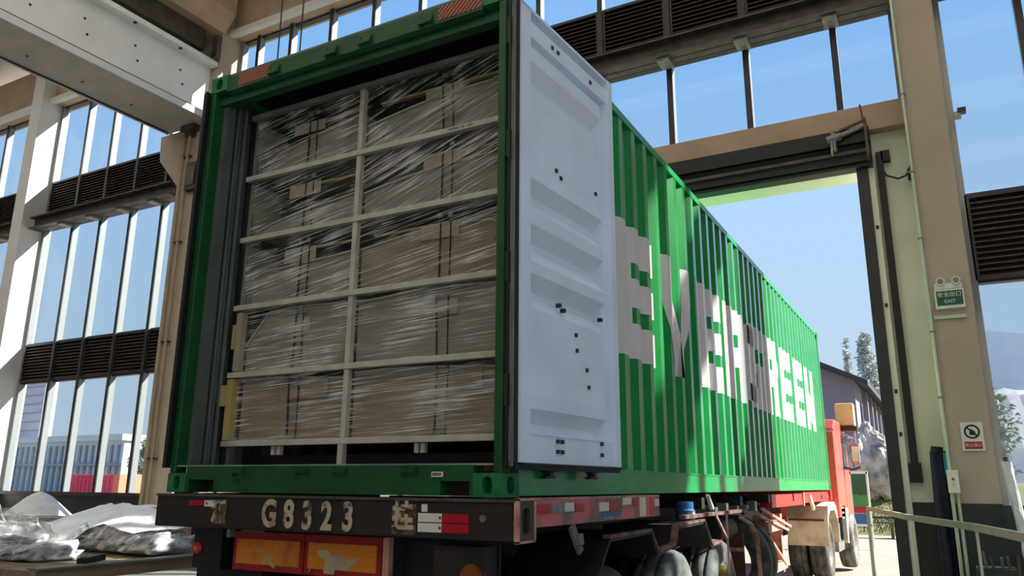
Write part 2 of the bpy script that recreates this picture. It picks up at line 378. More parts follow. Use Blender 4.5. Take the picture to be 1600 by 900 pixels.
R = [(1.36, 4.13, 'g'), (4.13, 5.29, 'l'), (5.29, 8.3, 'g'), (8.3, 9.62, 'l'), (9.62, 11.6, 'g')]
D = [(6.84, 8.3, 'g'), (8.3, 9.62, 'l'), (9.62, 11.6, 'g')]
MX = lambda k: [x-.02 for x in mull(2.18-7*k)]
bay(-25.4, -19.05, [x for x in mull(-25.75)], L, (7.94, 8.26))
bay(-18.5, -13.0, [-17.2, -16.05, -14.88, -13.72], L, (7.94, 8.26))
bay(-11.55, -5.1, [-11.0, -9.98, -8.8, -7.62, -6.42], L, (7.94, 8.26))
bay(-4.55, 1.93, [-3.75, -2.55, -1.36, -.14, 1.13], D, (8.2, 8.52), zs=6.84)
bay(2.47, 8.95, [3.42, 4.58, 5.75, 6.92, 8.08], R, (8.2, 8.52), zs=1.36)

# roller door head, guides and motor
d1 = empty('door_1', (-1.2, GY, 0), kind='structure')
hd = MB().box(-4.3, 1.47, 7.66, 7.98, 6.22, 6.44); hd.build('shutter_housing', 'black_plastic', d1)
hd = MB()
for i in range(9): hd.tube((-4.25, 7.74+.004*i, 5.98+.03*i), (1.42, 7.74+.004*i, 5.98+.03*i), .018, 8)
hd.build('curtain_roll', 'alu_dark', d1)
box('shutter_head', 'black_plastic', d1, -4.3, 1.47, 7.78, 7.99, 5.9, 6.24)
box('shutter_ridge', 'steel_dark', d1, -4.3, 1.46, 7.70, 7.78, 6.08, 6.13)
box('guide_rail', 'alu_dark', d1, 1.25, 1.40, 7.86, 8.02, 0, 6.05)
box('guide_rail', 'alu_dark', d1, -4.15, -4.0, 7.86, 8.02, 0, 6.05)
box('guide_strip', 'jamb_bounce_paint', d1, 1.40, 1.475, 7.90, 7.99, 0, 6.0)
box('guide_seal', 'black_plastic', d1, 1.51, 1.60, 7.90, 7.985, 1.85, 6.12)
box('seal_foot', 'black_plastic', d1, 1.48, 1.63, 7.88, 7.985, 1.62, 1.86)
for z in (5.0, 3.9, 2.75, 2.2): box('guide_bolt', 'bolt_dark', d1, 1.42, 1.455, 7.885, 7.90, z, z+.05)
mo = empty('door_motor', (1.2, 7.6, 6.3), 'silver motor with chain on the black roller housing', 'motor')
MB().tube((.93, 7.6, 6.3), (1.12, 7.6, 6.33), .055, 14).build('motor_body', 'zinc', mo, smooth=False)
MB().tube((1.12, 7.6, 6.34), (1.4, 7.62, 6.42), .035, 12).build('drive_shaft', 'zinc', mo)
MB().tube((1.02, 7.6, 6.12), (1.02, 7.6, 6.42), .035, 10).tube((.99, 7.58, 6.3), (.99, 7.55, 6.05), .02, 8).build('gearbox', 'zinc', mo)
box('bracket_plate', 'steel_dark', mo, 1.42, 1.455, 7.5, 7.82, 5.95, 6.5)
MB().bar((1.43, 7.55, 6.4), (1.40, 7.55, 6.72), .025, .025).bar((1.1, 7.62, 6.42), (1.42, 7.6, 6.5), .03, .03).build('brace', 'steel_dark', mo)
jb = empty('junction_box', (1.64, 7.95, 6.03), 'small black junction box with loose cable beside the door head', 'junction box')
box('body', 'black_plastic', jb, 1.58, 1.69, 7.9, 7.99, 5.97, 6.13)
MB().path([(1.6, 7.93, 5.99), (1.56, 7.93, 5.9), (1.62, 7.92, 5.76), (1.76, 7.9, 5.68), (1.86, 7.88, 5.7), (1.93, 7.8, 5.8)], .012, 6).build('cable', 'black_plastic', jb)
sd1 = empty('cable_gland', (1.9, 7.9, 5.72), 'small dark cable clip at the pier edge', 'cable clip')
box('clip', 'black_plastic', sd1, 1.88, 1.95, 7.85, 7.99, 5.66, 5.78); MB().tube((1.9, 7.85, 5.72), (1.9, 7.8, 5.72), .02, 8).build('nut', 'zinc', sd1)

# other walls of the hall (out of view, they shape the light)
wr = empty('wall_right', (9.5, -7, 0), kind='structure')
box('wall_panel', 'hall_side', wr, 9.4, 9.6, -.8, 8.2, .5, 13.5); box('wall_panel', 'hall_side', wr, 9.4, 9.6, -22, -.8, 10, 13.5)
box('wall_panel', 'dado', wr, 9.4, 9.6, -22, 8.2, 0, .5)
for i in range(4): box('column', 'column_paint', wr, 9.0, 9.6, -20.5+i*5.6, -20.1+i*5.6, .5, 10.0)
wf = empty('wall_front', (-10, -22, 0), kind='structure')
box('wall_panel', 'hall_wall', wf, -32, 9.6, -22.3, -22, 0, 13.5)
tag(box('wall_left', 'hall_wall', None, -32.2, -32, -22, 8.2, 0, 13.5), kind='structure')

# crane girder along the column line
cg = empty('crane_girder', (-12.3, 0, 9.4), 'white steel crane girder running high on the left to the far column', 'girder')
box('web', 'girder_paint', cg, -12.75, -11.82, -18, 7.28, 9.46, 10.7)
box('bottom_flange', 'girder_under_shade', cg, -13.05, -11.62, -18, 7.28, 9.34, 9.46, bevel=.01)
box('top_flange', 'girder_paint', cg, -13.0, -11.6, -18, 7.28, 10.68, 10.8, bevel=.01)
box('flange_edge', 'white_paint', cg, -11.62, -11.60, -18, 7.28, 9.33, 9.48)
box('flange_edge', 'white_paint', cg, -13.07, -13.04, -18, 7.28, 9.33, 9.48)
MB().path([(-11.8, -18, 9.60), (-11.8, 7.2, 9.60)], .013, 6).build('cable', 'black_plastic', cg)
MB().path([(-12.95, -18, 9.325), (-12.95, 7.2, 9.325)], .016, 6).build('cable', 'black_plastic', cg)
box('crane_rail', 'steel_dark', cg, -12.35, -12.25, -18, 7.28, 10.8, 10.93)
for i in range(6):
    y = 6.6-i*1.1
    bo = MB()
    for z in (9.95, 10.25): bo.box(-11.825, -11.805, y-.02-(z-9.9)*.3, y+.02-(z-9.9)*.3, z, z+.04)
    bo.build('bolt_pair', 'bolt_dark', cg)
    MB().box(-11.7, -11.64, y-.3, y-.24, 10.655, 10.685).build('flange_bolt', 'bolt_dark', cg)
    MB().box(-12.5, -12.46, y-.7, y-.66, 9.325, 9.345).build('flange_bolt', 'bolt_dark', cg)
lb = empty('roof_beam', (-12, 0, 11.6), 'tan concrete beam above the crane girder', 'beam')
MB().prism([(-12.9, 11.9), (-12.5, 11.5), (-11.5, 11.5), (-11.2, 11.9), (-11.2, 12.9), (-12.9, 12.9)], 'y', -18, 7.3).build('beam', 'concrete', lb)
box('rail_ledge', 'steel_dark', lb, -12.9, -11.75, -18, 7.0, 11.0, 11.5)
rp_ = empty('stop_bracket', (-11.45, 7.2, 10.8), 'dark steel end stop on the crane girder beside the container top', 'bracket')
box('post', 'steel_dark', rp_, -11.62, -11.45, 7.08, 7.2, 10.8, 11.35); MB().bar((-11.54, 7.1, 11.0), (-11.54, 6.8, 10.8), .06, .05).build('stay', 'steel_dark', rp_)
hc = empty('hanging_cable', (-8.2, 5, 13.4), 'pair of thin dark cables hanging before the high windows', 'cable')
MB().tube((-7.25, 5.0, 13.4), (-7.25, 5.0, 4.2), .012, 6).build('cable', 'black_plastic', hc); MB().tube((-6.75, 5.0, 13.4), (-6.75, 5.0, 4.2), .012, 6).build('cable', 'black_plastic', hc)

# pipes on the crane column
for i, (dx, r, lab) in enumerate(((-12.38, .045, 'thick tan drain pipe on the crane column, outer of the pair'), (-12.2, .032, 'thin tan conduit on the crane column, inner of the pair'))):
    c = empty('drain_pipe', (dx, 7.2, 0), lab, 'pipe', 'pipes on the crane column')
    MB().tube((dx, 7.22, 0), (dx, 7.22, 9.3), r, 12).build('pipe', 'conduit', c)
    for z in (2, 4.4, 6.6, 8.6): box('clip', 'steel_dark', c, dx-.06, dx+.06, 7.2, 7.3, z, z+.03)
t = empty('pipe_cowl', (-12.25, 7.2, 9.3), 'dark steel seat plate under the crane girder end', 'plate')
box('seat_plate', 'steel_dark', t, -12.42, -12.0, 7.12, 7.32, 9.2, 9.34); box('rib', 'brick_red', t, -12.3, -12.1, 7.15, 7.3, 9.08, 9.2)
t = empty('fuse_box', (-12.0, 7.25, 7.6), 'dark square fuse box on the crane column', 'box')
box('body', 'black_plastic', t, -12.13, -11.78, 7.16, 7.3, 7.75, 8.4, bevel=.01); box('cover', 'steel_dark', t, -12.09, -11.82, 7.145, 7.162, 7.85, 8.3); box('latch', 'zinc', t, -11.87, -11.84, 7.13, 7.146, 8.0, 8.1)

# signs and boxes on the pier by the door
PX = 7.29
t = empty('exit_sign', (2.16, PX, 3.8), 'green exit sign under two round lamps on the pier', 'sign')
box('housing', 'sign_white', t, 2.01, 2.33, PX-.05, PX, 3.68, 3.92, bevel=.005); box('panel', 'sign_green', t, 2.03, 2.31, PX-.056, PX-.05, 3.72, 3.9)
text('安全出口', .066, 'lettering', 'sign_white', t, at(2.17, PX-.058, 3.85)); text('EXIT', .06, 'lettering', 'sign_white', t, at(2.17, PX-.058, 3.765))
box('shelf', 'galv', t, 1.98, 2.32, PX-.03, PX, 3.56, 3.6)
t = empty('emergency_light', (2.17, PX, 4.02), 'white twin-spot emergency light above the exit sign', 'lamp')
box('plate', 'sign_white', t, 2.02, 2.32, PX-.03, PX, 3.93, 4.0)
for x in (2.09, 2.26):
    h = MB().lathe([(-.05, .03), (-.05, .05), (0, .055)], (x, PX-.02, 4.02), 'y', 20).build('spot', 'sign_white', t); MB().tube((x, PX-.06, 4.02), (x, PX-.075, 4.02), .035, 16).build('lens', 'zinc', h)
t = empty('warning_sign', (2.2, PX, 2.15), 'white no-fire warning sign with black ring and red strip on the pier', 'sign')
box('board', 'sign_white', t, 2.10, 2.33, PX-.012, PX, 1.98, 2.31)
q = MB(); n_ = 40
for i in range(n_):
    a, b = 2*math.pi*i/n_, 2*math.pi*(i+1)/n_
    q.add([(2.215+r*math.cos(c), PX-.014, 2.2+r*math.sin(c)) for r, c in ((.062, a), (.082, a), (.082, b), (.062, b))], [(0, 1, 2, 3)])
q.build('ring', 'ink', t, solid=.002)
MB().bar((2.16, PX-.014, 2.255), (2.27, PX-.014, 2.145), .004, .018).build('slash', 'ink', t)
MB().prism([(2.19, 2.16), (2.24, 2.16), (2.25, 2.19), (2.235, 2.22), (2.225, 2.205), (2.212, 2.24), (2.2, 2.205), (2.185, 2.19)], 'y', PX-.014, PX-.012).build('flame', 'ink', t)
box('red_strip', 'sign_red', t, 2.125, 2.305, PX-.014, PX-.012, 2.0, 2.085); text('禁止烟火', .044, 'lettering', 'sign_white', t, at(2.215, PX-.016, 2.043))
t = empty('control_box', (1.98, 7.22, 1.6), 'pale yellow door control box on the conduit beside the pier', 'control box')
box('body', 'jamb_bounce_paint', t, 1.90, 2.02, 7.14, 7.28, 1.5, 1.76, bevel=.008); MB().tube((1.96, 7.14, 1.66), (1.96, 7.125, 1.66), .014, 12).build('button', 'sign_red', t); MB().tube((1.96, 7.14, 1.6), (1.96, 7.125, 1.6), .014, 12).build('button', 'galv', t)
t = empty('conduit', (1.93, 7.25, 0), 'pale conduit running up the left edge of the pier', 'pipe')
MB().tube((1.94, 7.26, 1.76), (1.94, 7.26, 9.0), .02, 10).build('pipe', 'galv', t)
MB().tube((1.93, 7.26, 0), (1.93, 7.26, 1.5), .02, 10).tube((1.99, 7.26, 0), (1.99, 7.26, 1.5), .02, 10).build('pipe', 'galv', t)
for z in (2.6, 3.4, 4.6, 5.5, 6.6): box('saddle', 'zinc', t, 1.91, 1.97, 7.235, 7.3, z, z+.02)
t = empty('camera_bracket', (2.55, 7.9, 6.5), 'small dark fitting on the window frame right of the pier', 'fitting')
box('arm', 'zinc', t, 2.52, 2.6, 7.8, 7.9, 6.38, 6.46); box('head', 'black_plastic', t, 2.56, 2.66, 7.78, 7.9, 6.44, 6.5)
t = empty('rolled_curtain', (1.82, 7.6, 0), 'dark navy roll standing against the jamb', 'roll')
def roll(u, v):
    a = 2*math.pi*u; z = v*2.0; r = .085+.012*math.sin(a*5+v*7)
    return (1.80+.03*v+r*math.cos(a), 7.72+r*.8*math.sin(a), z)
MB().grid(roll, 28, 16).build('roll', 'navy', t); MB().tube((1.82, 7.7, 1.98), (1.83, 7.7, 2.05), .07, 12).build('core', 'black_plastic', t)
box('blue_tag', 'blue_film', t, 1.885, 1.93, 7.60, 7.64, 1.72, 1.98)
t = empty('wrapped_post', (2.55, 7.2, 0), 'plastic-wrapped post leaning beside the right window', 'post')
def wrp(u, v):
    a = 2*math.pi*u; r = .05+.02*noise.noise((math.cos(a)*2, math.sin(a)*2, v*9)); return (2.50+.12*(1-v)+r*math.cos(a), 7.05+r*math.sin(a), .5+v*1.35)
MB().grid(wrp, 20, 40).build('wrap', 'sheet_plastic', t, smooth=True); MB().tube((2.62, 7.05, .0), (2.5, 7.05, 1.9), .028, 10).build('pole', 'steel_dark', t)
box('blue_band', 'blue_film', t, 2.56, 2.72, 6.98, 7.12, .86, .98)
for i, (x, y, h, lab) in enumerate(((2.25, 6.6, .95, 'dark crate with pale offcuts standing low beside the pier, nearer one'), (2.62, 6.9, .8, 'dark crate half hidden behind the guard rail, farther one'))):
    t = empty('dark_crate', (x, y, 0), lab, 'crate')
    box('body', 'dado', t, x-.18, x+.18, y-.2, y+.2, 0, h-.2)
    for k in range(5):
        MB().bar((x-.15+.07*k, y-.1, h-.25), (x-.12+.06*k+random.uniform(-.05, .05), y-.1+random.uniform(-.1, .1), h+random.uniform(-.1, .08)), .025, .02).build('offcut', 'rubber_grey' if k % 2 else 'steel_dark', t)

# guard rail in the right foreground
t = empty('guard_rail', (1.7, 3.5, 0), 'pale galvanised guard rail crossing the lower right', 'railing')
pts = [Vector((1.10, 6.24, 1.335)), Vector((1.61, 3.65, 1.335)), Vector((2.04, 2.13, 1.335)), Vector((2.26, .95, 1.335))]
for a, b in zip(pts, pts[1:]): MB().bar(a, b, .03, .042).build('rail', 'galv', t)
for p in pts[:3]: MB().bar((p.x, p.y, 0), (p.x, p.y, 1.33), .035 if p is pts[0] else .016, .035 if p is pts[0] else .016).build('post', 'galv', t)

# ================================================================== THE CONTAINER
ZB, CW, CL, CH = 1.5, 2.438, 12.192, 2.896
ZT = ZB+CH
cn = empty('shipping_container', (-CW/2, 0, ZB), 'green forty-foot shipping container with open rear doors, loaded on the trailer', 'container')
def casting(x0, x1, y0, y1, z0, z1, rear, side):
    """corner casting with an oval pocket in the rear (sign of y) and outer side"""
    mb = MB()
    P1 = lambda u, v, d: (x0+u, (y0+d) if rear < 0 else (y1-d), z0+v)
    oval_face(mb, P1, x1-x0, z1-z0, (x1-x0)/2, (z1-z0)/2, .03, .042, .07)
    P2 = lambda u, v, d: ((x1-d) if side > 0 else (x0+d), y0+u, z0+v)
    oval_face(mb, P2, y1-y0, z1-z0, (y1-y0)/2, (z1-z0)/2, .038, .042, .07)
    yb = y1 if rear < 0 else y0; xb = x0 if side > 0 else x1
    mb.add([(x0, yb, z0), (x1, yb, z0), (x1, yb, z1), (x0, yb, z1)], [(0, 1, 2, 3)]); mb.add([(xb, y0, z0), (xb, y1, z0), (xb, y1, z1), (xb, y0, z1)], [(0, 1, 2, 3)])
    mb.add([(x0, y0, z1), (x1, y0, z1), (x1, y1, z1), (x0, y1, z1)], [(0, 1, 2, 3)]); mb.add([(x0, y0, z0), (x1, y0, z0), (x1, y1, z0), (x0, y1, z0)], [(0, 1, 2, 3)])
    return mb.build('corner_casting', 'casting_green', cn)
for side, (xa, xb) in ((1, (-.162, .004)), (-1, (-CW-.004, -CW+.162))):
    for z in (ZB, ZT-.118):
        casting(xa, xb, -.004, .178, z, z+.118, -1, side); casting(xa, xb, CL-.178, CL+.004, z, z+.118, 1, side)
# corner posts
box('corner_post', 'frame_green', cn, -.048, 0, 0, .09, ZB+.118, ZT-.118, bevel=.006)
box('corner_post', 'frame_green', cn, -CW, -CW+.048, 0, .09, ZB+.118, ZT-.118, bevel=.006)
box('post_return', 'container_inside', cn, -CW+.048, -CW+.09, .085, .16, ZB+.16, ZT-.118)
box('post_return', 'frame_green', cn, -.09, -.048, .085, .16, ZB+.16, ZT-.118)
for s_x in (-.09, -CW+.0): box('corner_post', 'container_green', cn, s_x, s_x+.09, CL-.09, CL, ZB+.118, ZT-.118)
# rear sill with the two fork pockets cut out below
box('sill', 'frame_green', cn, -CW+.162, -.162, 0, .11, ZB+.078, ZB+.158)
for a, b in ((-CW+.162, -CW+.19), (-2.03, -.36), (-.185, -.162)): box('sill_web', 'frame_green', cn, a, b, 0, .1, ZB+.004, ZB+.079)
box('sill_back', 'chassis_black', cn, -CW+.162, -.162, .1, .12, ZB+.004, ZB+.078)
box('sill_threshold', 'sill_alu', cn, -CW+.05, -.05, .012, .12, ZB+.156, ZB+.166)
for x in (-1.82, -1.31, -1.03, -.56):
    k = MB().box(x-.05, x-.036, -.012, 0, ZB+.1, ZB+.15).box(x+.036, x+.05, -.012, 0, ZB+.1, ZB+.15).box(x-.05, x+.05, -.022, -.012, ZB+.118, ZB+.142).build('cam_keeper', 'frame_green', cn)
    k = MB().box(x-.05, x-.036, -.012, 0, ZT-.125, ZT-.06).box(x+.036, x+.05, -.012, 0, ZT-.125, ZT-.06).box(x-.05, x+.05, -.022, -.012, ZT-.115, ZT-.085).build('cam_keeper', 'frame_green', cn)
st = box('stock_label', 'reflect_white', cn, -.415, -.345, -.003, .0, ZB+.098, ZB+.124)
for k in range(6): MB().box(-.408+k*.0095, -.402+k*.0095, -.0042, -.003, ZB+.104, ZB+.119).build('print', 'ink', st)
# header
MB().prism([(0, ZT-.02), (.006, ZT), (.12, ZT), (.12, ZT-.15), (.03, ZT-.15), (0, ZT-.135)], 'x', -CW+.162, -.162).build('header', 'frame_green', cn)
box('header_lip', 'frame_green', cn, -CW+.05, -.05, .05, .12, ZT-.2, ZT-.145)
for a, b in ((-2.165, -1.87), (-.47, -.165)): box('hazard_sticker', 'hazard', cn, a, b, -.003, 0, ZT-.118, ZT-.024)
# side rails
box('bottom_rail', 'rail_green', cn, -.05, -.002, .178, CL-.178, ZB+.012, ZB+.158); box('rail_lip', 'rail_green', cn, -.05, .004, .178, CL-.178, ZB+.006, ZB+.016); box('rail_lip', 'rail_green', cn, -.05, .004, .178, CL-.178, ZB+.152, ZB+.164)
box('top_rail', 'rail_green', cn, -.06, -.002, .178, CL-.178, ZT-.066, ZT-.006)
box('bottom_rail', 'rail_green', cn, -CW+.002, -CW+.05, .178, CL-.178, ZB+.012, ZB+.158); box('top_rail', 'rail_green', cn, -CW+.002, -CW+.06, .178, CL-.178, ZT-.066, ZT-.006)
for a, b in ((.1, .1),): pass
box('roof_panel', 'container_green', cn, -CW+.03, -.03, .1, CL-.05, ZT-.026, ZT-.012)
box('roof_shade_sheet', 'interior_shade', cn, -CW+.06, -.06, .12, CL-.1, ZT-.034, ZT-.027); box('side_shade_sheet', 'interior_shade', cn, -.066, -.06, .12, CL-.1, ZB+.16, ZT-.06)  # near-black sheets added to paint the shade in the gaps above the bundles
box('floor_boards', 'plywood', cn, -CW+.05, -.05, .1, CL-.1, ZB+.13, ZB+.16)
box('front_panel', 'container_green', cn, -CW+.08, -.08, CL-.06, CL-.04, ZB+.1, ZT-.05)
# corrugated sides
PIT = .278; BR = (0., .078, .139, .217); XO, XI = -.008, -.050
def corr(y, y0=.12):
    t = (y-y0) % PIT
    if t < .078: return XO
    if t < .139: return XO+(XI-XO)*(t-.078)/.061
    if t < .217: return XI
    return XI+(XO-XI)*(t-.217)/.061
ys = [.1]; k = 0
while True:
    done = False
    for b in BR:
        y = .12+k*PIT+b
        if y > CL-.09: done = True; break
        ys.append(y)
    if done: break
    k += 1
ys.append(CL-.08)
def side(fx, name, mt):
    mb = MB(); n = len(ys)
    mb.add([(fx(corr(y+1e-6)), y, ZB+.155) for y in ys]+[(fx(corr(y+1e-6)), y, ZT-.05) for y in ys], [(i, i+1, n+i+1, n+i) for i in range(n-1)])
    return mb.build(name, mt, cn, solid=.002)
sp = side(lambda c: c, 'side_panel', 'container_green')
side(lambda c: -CW-c, 'side_panel', 'container_inside')
# lettering wrapped over the corrugation
GL = {'E': [[(0,0),(.42,0),(.42,1),(0,1)], [(.42,.72),(1,.72),(1,1),(.42,1)], [(.42,.38),(1,.38),(1,.60),(.42,.60)], [(.42,0),(1,0),(1,.26),(.42,.26)]],
      'V': [[(0,1),(.36,1),(.60,0),(.34,0)], [(.64,1),(1,1),(.66,0),(.46,0)]],
      'R': [[(0,0),(.40,0),(.40,1),(0,1)], [(.40,.72),(1,.72),(.92,1),(.40,1)], [(.64,.58),(1,.58),(1,.72),(.64,.72)], [(.40,.36),(.94,.36),(1,.58),(.40,.58)], [(.62,0),(1,0),(.94,.36),(.62,.36)]],
      'G': [[(0,.06),(.40,.06),(.40,.94),(0,.94)], [(.06,.94),(.06,.72),(1,.72),(1,1),(.1,1)], [(.06,.06),(.1,0),(1,0),(1,.26),(.06,.26)], [(.64,.26),(1,.26),(1,.55),(.52,.55),(.52,.44),(.64,.44)]],
      'N': [[(0,0),(.36,0),(.36,1),(0,1)], [(.64,0),(1,0),(1,1),(.64,1)], [(.36,1),(.36,.55),(.64,0),(.64,.45)]]}
def clip(poly, lim, keep_gt):
    out = []
    for i in range(len(poly)):
        a, b = poly[i], poly[(i+1) % len(poly)]; ia = (a[0] >= lim) == keep_gt; ib = (b[0] >= lim) == keep_gt
        if ia: out.append(a)
        if ia != ib and abs(b[0]-a[0]) > 1e-9:
            t = (lim-a[0])/(b[0]-a[0]); out.append((lim, a[1]+t*(b[1]-a[1])))
    return out
for i, ch in enumerate('EVERGREEN'):
    y0 = 1.64+i*1.062; w, h, z0 = .93, 1.03, 2.475
    mb = MB()
    for poly in GL[ch]:
        P = [(y0+u*w, z0+v*h) for u, v in poly]
        for a, b in zip(ys, ys[1:]):
            q = clip(P, a, True) if P else []
            q = clip(q, b, False) if len(q) > 2 else []
            if len(q) > 2:
                ca, cb = corr(a+1e-6), corr(b-1e-6)
                mb.add([(ca+(cb-ca)*(y-a)/(b-a)+.0035, y, z) for y, z in q], [tuple(range(len(q)))])
    mb.build('letter', 'letter_white', sp, fix=False)

# right door, folded back against the side (inner face outward)
A0 = math.radians(4.2); HX, HY = .078, .045
def dxf(u, w, z): return (HX+u*math.sin(A0)+w*math.cos(A0), HY+u*math.cos(A0)-w*math.sin(A0), z)
DZ0, DZ1, DW = 1.67, 4.275, 1.165
dr = MB(dxf).box(0, .10, -.07, .0, DZ0, DZ1).build('door', 'door_inner', cn)
tag(dr, 'pale grey inner face of the right door folded back along the container')
MB(dxf).box(1.10, DW, -.07, .004, DZ0, DZ1).build('door_stile', 'door_inner', dr)
MB(dxf).box(.10, 1.10, -.07, -.016, DZ0, DZ0+.145).build('door_bottom_member', 'door_inner', dr)
MB(dxf).box(.10, 1.10, -.07, -.010, 4.10, 4.20).build('door_top_member', 'door_inner', dr)
MB(dxf).box(.10, 1.10, -.07, -.055, 4.20, DZ1).build('door_top_channel', 'door_inner', dr)
MB(dxf).box(.0, 1.165, -.07, .0, DZ1-.02, DZ1).build('door_top_lip', 'door_inner', dr)
prof = [(1.815, -.012), (1.83, -.058), (1.87, -.058), (1.945, -.006), (2.02, -.006), (2.10, -.012), (2.48, -.012), (2.55, -.060), (2.585, -.060), (2.67, -.004), (2.74, -.004), (2.82, -.060), (2.865, -.060), (2.95, -.004),
        (3.03, -.004), (3.09, -.060), (3.14, -.060), (3.22, -.006), (3.30, -.012), (3.76, -.012), (3.82, -.060), (3.85, -.060), (3.94, -.006), (4.03, -.006), (4.07, -.060), (4.10, -.060)]
pm = MB(dxf); K = len(prof)
u1 = lambda d: .95+(d+.060)*1.3
pm.add([(.10, d, z) for z, d in prof]+[(u1(d)-.03, d, z) for z, d in prof]+[(u1(d), -.064, z) for z, d in prof]+[(1.10, -.064, z) for z, d in prof],
       [(j*K+i, (j+1)*K+i, (j+1)*K+i+1, j*K+i+1) for j in range(3) for i in range(K-1)])
pm.build('door_pressing', 'door_inner', dr)
bl = [(.40, 3.36), (.455, 3.33), (.91, 3.38), (.43, 2.55), (.48, 2.53), (.95, 2.56), (.62, 2.41), (.63, 2.32), (.75, 2.22), (.77, 2.12), (.40, 1.79), (.45, 1.79), (.40, 1.735), (.45, 1.735), (.93, 1.80), (.93, 1.735), (.36, 4.15), (.43, 4.15), (.86, 4.15)]
for (u, z) in bl:
    MB(dxf).add([(u-.011, -.002, z-.011), (u+.011, -.002, z-.011), (u+.011, -.002, z+.011), (u-.011, -.002, z+.011), (u-.011, -.03, z-.011), (u+.011, -.03, z-.011), (u+.011, -.03, z+.011), (u-.011, -.03, z+.011)],
        [(0, 1, 2, 3), (0, 4, 5, 1), (1, 5, 6, 2), (2, 6, 7, 3), (3, 7, 4, 0)]).build('bolt_head', 'bolt_dark', dr)
# gaskets
MB(dxf).box(-.035, 0, -.04, -.012, DZ0-.03, DZ1+.02).build('gasket', 'rubber', dr)
MB(dxf).box(-.052, -.04, -.03, -.012, DZ0-.02, DZ1+.02).build('gasket_lip', 'rubber_grey', dr)
MB(dxf).box(-.066, -.057, -.045, -.03, DZ0-.02, DZ1+.02).build('gasket_lip', 'rubber', dr)
MB(dxf).box(-.035, DW, -.03, -.005, DZ0-.035, DZ0).build('gasket', 'rubber', dr)
MB(dxf).box(.0, DW+.005, -.05, .012, DZ0-.012, DZ0-.002).build('gasket', 'rubber', dr)
for u in (.42, .93):
    MB(dxf).tube((u, -.088, DZ0-.06), (u, -.088, DZ1+.04), .013, 10).build('lock_rod', 'zinc', dr)
    MB(dxf).box(u-.05, u+.05, -.10, -.065, DZ0-.075, DZ0-.062).box(u-.018, u+.018, -.105, -.06, DZ0-.062, DZ0-.04).box(u-.035, u+.035, -.11, -.055, DZ0-.04, DZ0-.025).build('lock_cam', 'bolt_dark', dr)
for z in (1.95, 2.6, 3.3, 4.0): box('hinge', 'frame_green', cn, .0, .05, .01, .05, z, z+.16)
# left door, folded back along the hidden side
def dxl(u, w, z): return (-CW-.055-u*math.sin(A0)-w*math.cos(A0), .03+u*math.cos(A0)-w*math.sin(A0), z)
dl = MB(dxl).box(-.03, DW, -.045, 0, DZ0, DZ1).build('door', 'container_green', cn); tag(dl, 'edge of the left door folded back on the far side')
MB(dxl).box(-.055, -.03, -.05, -.005, DZ0-.02, DZ1+.01).build('gasket', 'rubber', dl)
MB(dxl).box(-.07, -.058, -.05, -.03, DZ0-.02, DZ1+.01).build('gasket_lip', 'rubber', dl)
for z in (1.95, 2.6, 3.3, 4.0): box('hinge', 'frame_green', cn, -CW-.05, -CW, .01, .05, z, z+.16)
# lashing bars on the inner left wall
for y, r in ((.2, .012), (.27, .016)): MB().tube((-CW+.075, y, ZB+.16), (-CW+.075, y, ZT-.15), r, 8).build('lashing_bar', 'container_inside', cn)

# ================================================================== THE CARGO
RZ = [1.815, 2.272, 2.74, 3.235, 3.70, 4.185]; CX = -1.275; XL, XR = -2.315, -.085
rk = empty('cargo_rack', (-1.2, .3, 1.66), 'pale steel rack holding the wrapped panels inside the container', 'rack')
for i, z in enumerate(RZ): box('beam', 'rack_steel' if i < 5 else 'rubber_grey', rk, XL, XR, 0.275, .315, z-.022, z+.015, bevel=.003)
for a, b in zip(RZ, RZ[1:]): box('post', 'rack_steel', rk, CX-.018, CX+.018, .285, .325, a+.018, b-.024)
box('foot', 'rack_steel', rk, CX-.02, CX+.02, .27, .31, 1.66, RZ[0]-.024)
for x in (XL-.0, XR-.035): box('end_post', 'rubber_grey', rk, x, x+.035, .33, .37, 1.66, 4.2)
for x in (-1.86, -1.81, -.735, -.69): box('foot', 'rack_steel', rk, x-.014, x+.014, .3, .33, 1.735, RZ[0]-.024)
box('base_rail', 'chassis_black', rk, XL, XR, .5, .6, 1.66, 1.74)
MB().box(-.8, -.4, .284, .286, RZ[4]+.019, RZ[4]+.0191).build('mark', 'ink', rk)
tx = text('1 0 0 0 0 1  2 0  1 0 0 1', .02, 'stencil', 'ink', rk, at(-.47, .2735, RZ[4]-.003))
def top_curve(row, c, u):
    if row >= 3: return .93-.05*math.sin(u*3+row)-(.0 if not (row == 3 and c == 0) else max(0, .5-2.4*u))
    if c == 0:
        if row == 2: return .50+.12*u-.9*max(0, .1-u)
        b = (.16, .10)[row]; return b+(.52, .36)[row]*max(0, u-.03)**.62
    if row == 2: return .60+.16*math.sin(u*2.6)-(.22*max(0, (u-.86)/.14) if u > .86 else 0)
    return (.42, .40)[row]+.22*math.sin(u*2.0)+.35*max(0, (u-.82)/.18)**2
